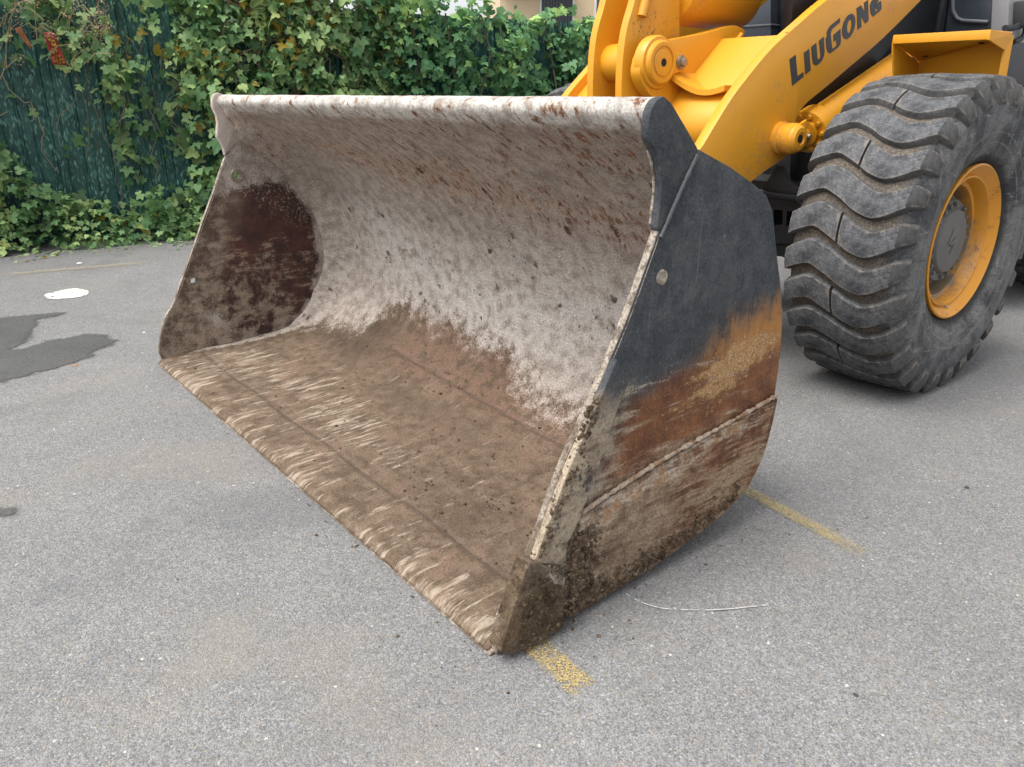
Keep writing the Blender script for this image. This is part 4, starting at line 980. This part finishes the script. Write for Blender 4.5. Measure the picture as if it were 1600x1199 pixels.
# gusset rib from the lug to the arm
g0 = Vector((LX, *onX(1062, 118, LX))); g1 = Vector((AX-AT-.02, *onX(1138, 138, AX-AT-.02)))
b = bmesh.new(); rows = []
for k in range(9):
    a = k/8; c = g0.lerp(g1, a)+Vector((0, .015*math.sin(a*math.pi), -.045*math.sin(a*math.pi)))
    rows.append([b.verts.new(c+q) for q in (Vector((0, -.03-.05*(1-a), .012)), Vector((0, .14, .012)), Vector((0, .14, -.012)), Vector((0, -.03-.05*(1-a), -.012)))])
for r0, r1 in zip(rows, rows[1:]):
    for k in range(4): b.faces.new((r0[k], r0[(k+1) % 4], r1[(k+1) % 4], r1[k]))
b.faces.new(rows[0]); b.faces.new(rows[-1][::-1]); bev(b, .003, 1, 40); link('gusset', finish(b, 'gusset', 40), YEL, loader)
# rocker: two curved plates with a tube between them
RX = 1.583
RK = trace([(1004, -60), (992, 0), (982, 35), (976, 66), (972, 110), (971, 160), (974, 215), (990, 235), (1040, 190), (1058, 120), (1062, 60), (1062, 0), (1062, -60)], RX)
RKc = [tuple(q) for q in catmull(RK[:7], 4)]+RK[7:]
rk = link('rocker_plate', finish(prism(RKc, RX-.042, RX, bevel=.005), 'rocker_plate', 40), YEL, loader); WORLD[rk.name] = Vector((0, 0, 0))
link('rocker_plate', finish(prism(RKc, RX-.232, RX-.19, bevel=.005), 'rocker_plate', 40), YEL, loader)
ty_, tz_ = onX(962, 97, 1.50)
link('rocker_tube', finish(cylbm((RX-.20, ty_+.085, tz_), (RX-.03, ty_+.085, tz_), .085, 40), 'rocker_tube'), YEL, loader)
s0 = onX(1014, -20, RX+.012); s1 = onX(1003, 26, RX+.012)
link('stop_bar', finish(tubebm([(RX+.012, *s0), (RX+.012, *s1)], .024, 14), 'stop_bar', 40), YEL, rk)
# tilt cylinder behind the rocker, and its hose
ca = Vector((1.488, 2.36, 1.86)); cb_ = Vector((1.488, 2.80, 1.85))
link('tilt_cylinder', finish(cylbm(ca-Vector((0, .12, .0)), cb_, .165, 44, bevel=.06), 'tilt_cylinder', 40), YEL, loader)
hp = [Vector((1.62, *onX(1130+ 60*(k/12), -6+16*math.sin(k/12*math.pi), 1.62))) for k in range(13)]
link('hose', finish(tubebm(hp, .02, 10), 'hose', 60), RUB, loader)
# lift cylinder, its pin boss and its gland
p0 = Vector((AX, *onX(1232, 218, AX+.02))); ps = Vector((AX+.10, *onX(1247, 217, AX+.10)))
boss = revolve([(0, .075), (.022, .075), (.026, .066), (.05, .066), (.054, .07), (.085, .07), (.09, .064), (.105, .062), (.11, .056), (.116, .05), (.118, .03), (.112, .028), (.112, .018), (.08, .016), (.08, .0005)], 40, (AX-.002, ps.y, ps.z))
bs = link('pin_boss', finish(boss, 'pin_boss', 28), YEL, loader); WORLD[bs.name] = Vector((0, 0, 0))
link('pin_hole', finish(cylbm((AX+.09, ps.y, ps.z), (AX+.1125, ps.y, ps.z), .019, 18, bevel=0), 'pin_hole'), HOLE, bs)
CX = AX-.03
a0 = Vector((CX, *onX(1262, 206, CX))); a1 = Vector((CX, *onX(1370, 130, CX))); ad = (a1-a0).normalized(); a2 = a0+ad*.9
cyl = link('lift_cylinder', finish(cylbm(a0+ad*.05, a2, .088, 44), 'lift_cylinder', 40), YEL, loader); WORLD[cyl.name] = Vector((0, 0, 0))
b = cylbm(a0-ad*.01, a0+ad*.085, .108, 44, bevel=.006); link('gland', finish(b, 'gland', 40), YEL, cyl)
b = cylbm(a0-ad*.03, a0-ad*.008, .066, 36, bevel=.004); merge(b, cylbm(a0-ad*.25, a0-ad*.03, .038, 28)); link('rod', finish(b, 'rod', 40), YEL, cyl)
sx = ad.orthogonal().normalized(); sy = ad.cross(sx)
for k in range(10):
    a = 2*math.pi*k/10+.2; c = a0-ad*.01+(sx*math.cos(a)+sy*math.sin(a))*.086; link('bolt', finish(hexbolt(c, -ad, .0135, .016), 'bolt'), YEL, cyl)
ky, kz = onX(1262, 212, AX+.11)
b = prism([(ps.y-.02, ps.z+.055), (ps.y+.06, ps.z+.085), (ps.y+.075, ps.z+.02), (ps.y+.03, ps.z-.05)], AX+.085, AX+.098, bevel=.003); link('keeper_plate', finish(b, 'keeper_plate'), YEL, bs)
link('grease_nipple', finish(cylbm((AX+.09, ps.y+.065, ps.z+.01), (AX+.125, ps.y+.065, ps.z+.01), .011, 12), 'grease_nipple'), STEEL, bs)

# ---- wheels
WC = Vector((2.548, 2.953, .722)); RT = .745
CARC = [(.165, .345), (.215, .362), (.245, .40), (.268, .46), (.279, .53), (.278, .60), (.264, .64), (.246, .672), (.222, .698), (.12, .712), (0, .716)]
CARC = CARC+[(-x, r) for x, r in CARC[-2::-1]]
CARC = [tuple(q) for q in catmull(CARC, 3)]
def tyre_mesh(zc):
    b = revolve(CARC, 120)
    for v in b.verts:
        if v.co.z < -zc+.002: v.co.z = -zc+.002
    return finish(b, 'tyre', 50)
NL = 28
def lug_mesh(split, phi=None, zc=.722):
    """one tread bar, S-shaped across the tyre; optionally cut in the middle"""
    b = bmesh.new(); lay = b.verts.layers.float.new('edge')
    def half(u0, u1, n, endL, endR):
        st = []
        U_ = np.linspace(u0, u1, n)
        seq = [(u, 't') for u in U_]
        if endL: seq = [('L', 3), ('L', 2), ('L', 1)]+seq
        if endR: seq = seq+[('R', 1), ('R', 2), ('R', 3)]
        rows = []
        for a, k in seq:
            if k == 't':
                f = abs(a)/.245; r = RT-.012*f*f; x = a; rb, xb = .700-.01*f*f, a; d = 0
            else:
                s = 1 if a == 'R' else -1; a_, r, rb, xo, xi = {1: (.252, RT-.030, .68, .256, .236), 2: (.27, .675, .64, .276, .255), 3: (.279, .628, .61, .281, .272)}[k]
                x, xb = s*xo, s*xi; a = s*.245; d = k
            w_ = math.sin(2*math.pi*(a+.245)/.49); th = -.052*(.5*w_+.5*math.asin(w_*.97)*2/math.pi*1.12)/.72
            if d: th += (1 if a > 0 else -1)*(-.008*d)/.72
            hw = (.0595+.006*math.sin(2*math.pi*(a+.12)/.49))/RT*(1-.07*d); tw = hw-.006/RT
            jt = .0035*mnoise.noise(Vector((a*20, split*3.3, d)))/RT
            prof_ = [(-hw-.008/RT, rb, xb), (-hw, (r*.72+rb*.28), x*.9+xb*.1), (-tw, r-.0015, x), (-tw*.3, r+.0015, x), (tw*.3, r+.0015, x), (tw, r-.0015, x), (hw, (r*.72+rb*.28), x*.9+xb*.1), (hw+.008/RT, rb, xb)]
            rows.append([b.verts.new((xx, rr*math.cos(th+q+jt), rr*math.sin(th+q+jt))) for q, rr, xx in prof_])
        for r0 in rows:
            r0[2][lay] = r0[5][lay] = 1.0; r0[1][lay] = r0[6][lay] = .35
        for rr_ in (rows[0], rows[-1]):
            for v in rr_[2:6]: v[lay] = 1.0
        for r0, r1 in zip(rows, rows[1:]):
            for k in range(7): b.faces.new((r0[k], r0[k+1], r1[k+1], r1[k]))
        b.faces.new(rows[0][::-1]); b.faces.new(rows[-1])
    if split: half(-.245, -.010, 9, True, False); half(.002, .245, 9, False, True)
    else: half(-.245, .245, 17, True, True)
    if phi is not None:
        c, s = math.cos(-phi), math.sin(-phi)
        for v in b.verts:
            z = math.sin(phi)*v.co.y+math.cos(phi)*v.co.z
            if z < -zc+.003:
                y = math.cos(phi)*v.co.y-math.sin(phi)*v.co.z; z = -zc+.003+.02*(z+zc)*0; v.co.y, v.co.z = c*y-s*z, s*y+c*z
    bm2_ = finish(b, 'tread_bar', 38); bm2_.materials.append(TREAD); return bm2_
BARS = [lug_mesh(0), lug_mesh(1)]
RIMP = [(.20, .352), (.222, .362), (.236, .3615), (.240, .354), (.233, .346), (.200, .318), (.195, .309), (.207, .305), (.208, .298), (.196, .291), (.15, .282), (.146, .274), (.152, .270), (.148, .262), (.10, .255), (.03, .245), (.005, .22), (0, .17)]
HUBP = [(0, .235), (.08, .232), (.105, .222), (.115, .205), (.140, .196), (.150, .19), (.152, .158), (.164, .153), (.174, .146), (.176, .138), (.176, .02), (.176, .0005)]
EMB = [[(-.05, -.012), (-.012, .06), (.006, .06), (-.030, -.012)], [(-.005, -.06), (.030, .012), (.05, .012), (.012, -.06)], [(-.024, -.005), (.028, .012), (.022, -.008), (-.014, -.022)]]
def make_wheel(c, parent, side=1, name='wheel', roll=0.0, detail=True, rotz=0.0):
    wv = empty(name, c, parent)
    if side < 0: wv.rotation_euler = (0, 0, math.pi+rotz)
    elif rotz: wv.rotation_euler = (0, 0, rotz)
    WORLD[wv.name] = Vector((0, 0, 0))
    link('tyre', tyre_mesh(c[2]), TYRE, wv)
    for k in range(NL):
        phi = 2*math.pi*(k+roll)/NL; dz = -math.sin(phi) if side > 0 else -math.sin(phi)
        if detail and abs(((phi-1.5*math.pi+math.pi) % (2*math.pi))-math.pi) < .6: me_ = lug_mesh(k % 2, phi, c[2])
        else: me_ = BARS[k % 2]
        o = link('tread_bar', me_, None, wv); o.rotation_euler = (phi, 0, 0)
    if detail:
        link('rim', finish(revolve(RIMP, 96), 'rim', 30), RIM, wv)
        link('hub', finish(revolve(HUBP, 60), 'hub', 25), HUB, wv)
        for k in range(20):
            if k % 5 == 4: continue
            a = 2*math.pi*k/20; c_ = Vector((.150, .174*math.cos(a), .174*math.sin(a))); link('hub_bolt', finish(hexbolt(c_, (1, 0, 0), .010, .016), 'hub_bolt', 30), HUB, wv)
        for P in EMB: link('emblem_stroke', finish(prism(P, .1755, .182, bevel=.001), 'emblem_stroke'), HUB, wv)
        v_ = tubebm([(.12, .0, -.265), (.17, .0, -.30), (.215, .01, -.318)], .005, 8); link('valve_stem', finish(v_, 'valve_stem'), STEEL, wv)
    return wv
make_wheel(WC, loader, 1, 'wheel', .35)
make_wheel(Vector((W-WC.x, WC.y, WC.z)), loader, -1, 'wheel', .1, True)
make_wheel(Vector((2.42, 5.96, .722)), loader, 1, 'wheel', .2, True, .0)
# ---- fender
FZ = 1.640
f1, f2 = (2.255, 3.0), (2.69, 3.0); fb = (2.712, 3.20); r1 = (2.262, 3.30)
b = prism([f1, (2.684, 3.0), (2.704, 3.20), (2.262, 3.305)], FZ-.008, FZ+.004, 'z', bevel=.004)
fd = link('fender', finish(b, 'fender', 40), YEL, loader); WORLD[fd.name] = Vector((0, 0, 0))
link('front_flange', finish(boxbm(((f1[0]+2.688)/2, 3.0, FZ-.016), (.435, .010, .040), bevel=.004), 'front_flange'), YEL, fd)
b = bmesh.new()
q = [Vector(v) for v in [(2.690, 2.996, FZ+.004), (2.712, 3.20, FZ-.012), (2.712, 3.205, 1.30), (2.704, 3.165, 1.30), (2.702, 3.163, FZ-.075), (2.690, 2.996, FZ-.037)]]
va = [b.verts.new(v) for v in q]; vb_ = [b.verts.new(v-Vector((.010, 0, 0))) for v in q]
b.faces.new(va); b.faces.new(vb_[::-1])
for i in range(6): b.faces.new((va[i], vb_[i], vb_[(i+1) % 6], va[(i+1) % 6]))
bev(b, .002, 1); link('side_flange', finish(b, 'side_flange', 40), YEL, fd)
b = bmesh.new()
wc = [Vector((2.256, 3.003, FZ-.030)), Vector((2.690, 3.003, FZ-.030)), Vector((2.704, 3.20, FZ-.020)), Vector((2.254, 3.305, 1.534))]
va = [b.verts.new(v) for v in wc]; vb_ = [b.verts.new(v+Vector((0, 0, .006))) for v in wc]
b.faces.new(va); b.faces.new(vb_[::-1])
for i in range(4): b.faces.new((va[i], vb_[i], vb_[(i+1) % 4], va[(i+1) % 4]))
link('ceiling_plate', finish(b, 'ceiling_plate', 30), YEL, fd); b = bmesh.new()
wa = [Vector((2.704, 3.195, FZ-.018)), Vector((2.250, 3.300, 1.536)), Vector((2.250, 3.36, 1.2)), Vector((2.704, 3.24, 1.2))]
va = [b.verts.new(v) for v in wa]; vb_ = [b.verts.new(v+Vector((.004, .012, 0))) for v in wa]
b.faces.new(va); b.faces.new(vb_[::-1])
for i in range(4): b.faces.new((va[i], vb_[i], vb_[(i+1) % 4], va[(i+1) % 4]))
link('rear_wall', finish(b, 'rear_wall', 30), YEL, fd)
b = prism([(3.004, FZ-.03), (3.02, FZ-.085), (3.10, FZ-.24), (3.37, FZ-.24), (3.33, FZ-.12)], 2.248, 2.258, bevel=.002); link('inner_wall', finish(b, 'inner_wall'), YEL, fd)
for fx, fy in ((2.33, 3.20), (2.60, 3.15)): fz_ = FZ-.030-(fy-3.0)*(2.704-fx)*.78; link('bolt_hole', finish(cylbm((fx, fy, fz_-.002), (fx, fy, fz_+.004), .012, 12, bevel=0), 'bolt_hole'), HOLE, fd)

# ---- dark frame, axle, cab
link('axle_tube', finish(cylbm((.65, 2.953, .722), (2.32, 2.953, .722), .13, 32), 'axle_tube'), FRAME, loader)
b = boxbm((1.488, 2.95, .74), (.9, .34, .40), bevel=.03); link('axle_housing', finish(b, 'axle_housing'), FRAME, loader)
# slotted bracket seen past the bucket's edge
BY = 2.55
def tri(pts): return [onY(x, y, BY) for x, y in pts]
ob = tri([(1188, 306), (1262, 316), (1262, 330), (1256, 368), (1250, 382), (1190, 380)])
hs_ = [tri([(1209, 328), (1223, 328), (1222, 352), (1208, 352)]), tri([(1230, 330), (1246, 331), (1242, 354), (1228, 353)])]
link('axle_bracket', finish(prism(ob, BY, BY+.12, 'y', holes=hs_), 'axle_bracket', 30), FRAME, loader)
link('bracket_flange', finish(prism(tri([(1186, 296), (1264, 306), (1264, 315), (1186, 304)]), BY-.05, BY+.16, 'y', bevel=.004), 'bracket_flange'), FRAME, loader)
link('gusset_plate', finish(prism(tri([(1190, 297), (1214, 258), (1222, 262), (1232, 284), (1256, 300), (1258, 306)]), BY+.0, BY+.03, 'y', bevel=.003), 'gusset_plate'), FRAME, loader)
link('bracket_foot', finish(prism(tri([(1196, 381), (1246, 384), (1240, 400), (1222, 404), (1200, 396)]), BY+.02, BY+.14, 'y', bevel=.004), 'bracket_foot'), FRAME, loader)
# front frame tower
TW = [(2.95, .55), (2.85, 1.2), (2.66, 1.62), (2.64, 2.3), (4.6, 2.4), (4.6, .5)]
link('front_frame', finish(prism(TW, 1.86, 1.91, bevel=.01), 'front_frame'), FRAME, loader)
link('frame_bulkhead', finish(boxbm((1.488, 3.95, .75), (.75, .9, .7), bevel=.01), 'frame_bulkhead'), FRAME, loader)
hc = onX(1338, 132, 1.915); link('frame_hole', finish(cylbm((1.905, *hc), (1.914, *hc), .055, 24, bevel=0), 'frame_hole'), HOLE, loader)
hs2 = [Vector((1.935, *onX(x, y, 1.935))) for x, y in [(1408, 70), (1385, 98), (1362, 118), (1345, 138)]]
link('hose', finish(tubebm([tuple(q) for q in catmull(hs2, 6)], .013, 10), 'hose', 60), RUB, loader)
# cab (front face at y=4.3)
CY = 4.3
cab = link('cab', finish(boxbm((1.47, CY+.85, 2.2), (1.42, 1.66, 2.3), bevel=.03), 'cab'), GREY, loader); WORLD[cab.name] = Vector((0, 0, 0))
def cface(pts, y0, y1): return prism([onY(x, y, CY) for x, y in pts], y0, y1, 'y', bevel=.006)
link('front_panel', finish(cface([(1418, 70), (1437, -40), (1488, -40), (1472, 60)], CY-.10, CY+.02), 'front_panel'), GREY, cab)
link('front_trim', finish(cface([(1473, 60), (1489, -40), (1496, -40), (1480, 60)], CY-.13, CY+.02), 'front_trim'), BLK, cab)
link('front_glass', finish(cface([(1482, 60), (1499, -60), (1560, -60), (1556, 60)], CY-.06, CY+.02), 'front_glass'), DARKBLUE, cab)
fr_ = [onY(x, y, CY) for x, y in [(1496, -20), (1497, 18), (1503, 30), (1512, 34), (1552, 36)]]
link('glass_bead', finish(tubebm([(x, CY-.07, z) for x, z in fr_], .012, 8), 'glass_bead', 60), GREY, cab)
link('corner_pillar', finish(cface([(1556, 64), (1562, -60), (1588, -60), (1583, 66)], CY-.08, CY+.25), 'corner_pillar'), simple('pillar_grey', (.22, .22, .225), .45, .3), cab)
link('lower_panel', finish(cface([(1150, 72), (1216, -25), (1222, -25), (1222, 60)], CY-.14, CY+.02), 'lower_panel'), DARKBLUE, cab)
link('panel_trim', finish(cface([(1141, 72), (1211, -25), (1217, -25), (1150, 72)], CY-.17, CY+.02), 'panel_trim'), GREY, cab)
link('panel_rib', finish(cface([(1166, 46), (1224, 42), (1224, 39), (1170, 42)], CY-.15, CY), 'panel_rib'), GREY, cab)
link('dark_opening', finish(cface([(1224, 100), (1224, -60), (1416, -60), (1410, 100)], CY-.05, CY+.01), 'dark_opening'), FRAME, cab)
# mirror bracket and side gear right of the cab
MY = 3.9
mp = [onX(x, y, 2.32) for x, y in [(1570, 44), (1586, 43), (1596, 34), (1600, 20), (1610, 0)]]
link('grab_rail', finish(tubebm([(2.32, *q) for q in catmull(mp, 5)], .016, 10), 'grab_rail', 60), RUB, cab)
mp = [onX(x, y, 2.32) for x, y in [(1584, 66), (1596, 60), (1602, 48), (1604, 20)]]
link('grab_rail', finish(tubebm([(2.32, *q) for q in catmull(mp, 5)], .014, 10), 'grab_rail', 60), RUB, cab)
mc = onX(1588, 24, 2.30); link('mirror', finish(cylbm((2.30, mc[0], mc[1]), (2.30, mc[0]+.05, mc[1]), .075, 28, bevel=.012), 'mirror'), RUB, cab)
link('cab_step', finish(boxbm((2.27, 4.9, 1.30), (.34, .7, .06), bevel=.01), 'cab_step'), BLK, loader)
link('cab_step', finish(boxbm((2.27, 4.9, 1.42), (.34, .7, .03), bevel=.005), 'cab_step'), BLK, loader)
link('fuel_tank', finish(boxbm((2.30, 5.0, .82), (.42, .75, .55), bevel=.05), 'fuel_tank'), DARKBLUE, loader)
link('rear_body', finish(boxbm((1.488, 6.2, 1.25), (1.5, 2.4, 1.0), bevel=.05), 'rear_body'), YEL, loader)
link('rear_frame', finish(boxbm((1.488, 5.6, .75), (.9, 2.6, .4), bevel=.02), 'rear_frame'), FRAME, loader)

# ------------------------------------------------------------------ litter near the hedge and on the yard
LIT = simple('white_litter', (.7, .69, .66), .8, .25); TAN = simple('tan_leaf', (.30, .19, .10), .8, .4); DRK = simple('dark_pebble', (.05, .05, .05), .85, .4)
def scrap(px, py, r, mat, name, label, cat, group, flat=.25):
    x, y = onZ(px, py); b = bmesh.new(); bmesh.ops.create_icosphere(b, subdivisions=2, radius=r); s = Vector(rng.uniform(-9, 9, 3))
    for v in b.verts:
        k = 1+.45*mnoise.noise(v.co*(1.2/r)+s); v.co = Vector((v.co.x*k, v.co.y*k*.7, max(v.co.z*k*flat, -r*.08)))
    bmesh.ops.rotate(b, verts=b.verts, cent=(0, 0, 0), matrix=Matrix.Rotation(rng.uniform(0, 6), 3, 'Z')); bmesh.ops.translate(b, verts=b.verts, vec=(x, y, r*.08+.001))
    o = link(name, finish(b, name, 50), mat); tag(o, label, cat, group)
scrap(178, 381, .028, LIT, 'litter_scrap', 'white crumpled scrap of litter at the edge of the undergrowth', 'litter', None)
scrap(276, 375, .022, LIT, 'litter_scrap', 'small pale litter scrap by the undergrowth nearest the bucket', 'litter', None)
scrap(124, 412, .022, LIT, 'litter_scrap', 'pale scrap lying on asphalt between hedge and white paint spot', 'litter', None)
scrap(225, 520, .010, LIT, 'litter_scrap', 'tiny white scrap between the wet patch and the bucket corner', 'litter', None)
scrap(117, 572, .018, TAN, 'fallen_leaf', 'curled brown leaf at the lower edge of the wet patch', 'leaf', None)
scrap(1510, 763, .010, DRK, 'pebble', 'dark pebble lying on the asphalt below the big tyre', 'pebble', None, .7)
scrap(1337, 1087, .007, DRK, 'pebble', 'dark flat pebble in the lower right of the yard', 'pebble', None, .5)

bm_ = bmesh.new()
for k in range(380):
    m = rng.random()
    if m < .40: y = rng.uniform(.0, 1.2); x = W+.02+abs(rng.normal(0, .07)); 
    elif m < .62: x = rng.uniform(.0, W); y = -abs(rng.normal(0, .05))-.004
    elif m < .74: x = W-.05+rng.normal(0, .12); y = -.03+rng.normal(0, .10)
    else: x = rng.uniform(-1.5, 4.2); y = rng.uniform(-.9, 2.6)
    if 0 < x < W+.01 and 0 < y < 1.2: continue
    clump((x, y, .002), float(np.clip(rng.lognormal(-6.3, .45), .001, .0065)), .6)
tag(link('soil_grit', finish(bm_, 'soil_grit', 0), MUD), 'crumbs of soil and grit scattered on the asphalt round the bucket edge', 'grit', kind='stuff')
N = 240; t = rng.uniform(-1, 3.5, N); o = .5+np.abs(rng.normal(0, .16, N)); pos = to_world(t, np.full(N, .008), o)
nr = np.array([0, 0, 1.0])+rng.normal(0, .25, (N, 3)); me = leaf_cloud(pos, orient(nr, rng.uniform(0, 6.3, N)), rng.uniform(.02, .06, N), np.clip(rng.normal(.75, .3, N), 0, 1), rng.choice(3, N), 'leaf_litter', VINE)
tag(link('leaf_litter', me), 'small fallen leaves lying along the edge of the undergrowth', 'leaves', kind='stuff')
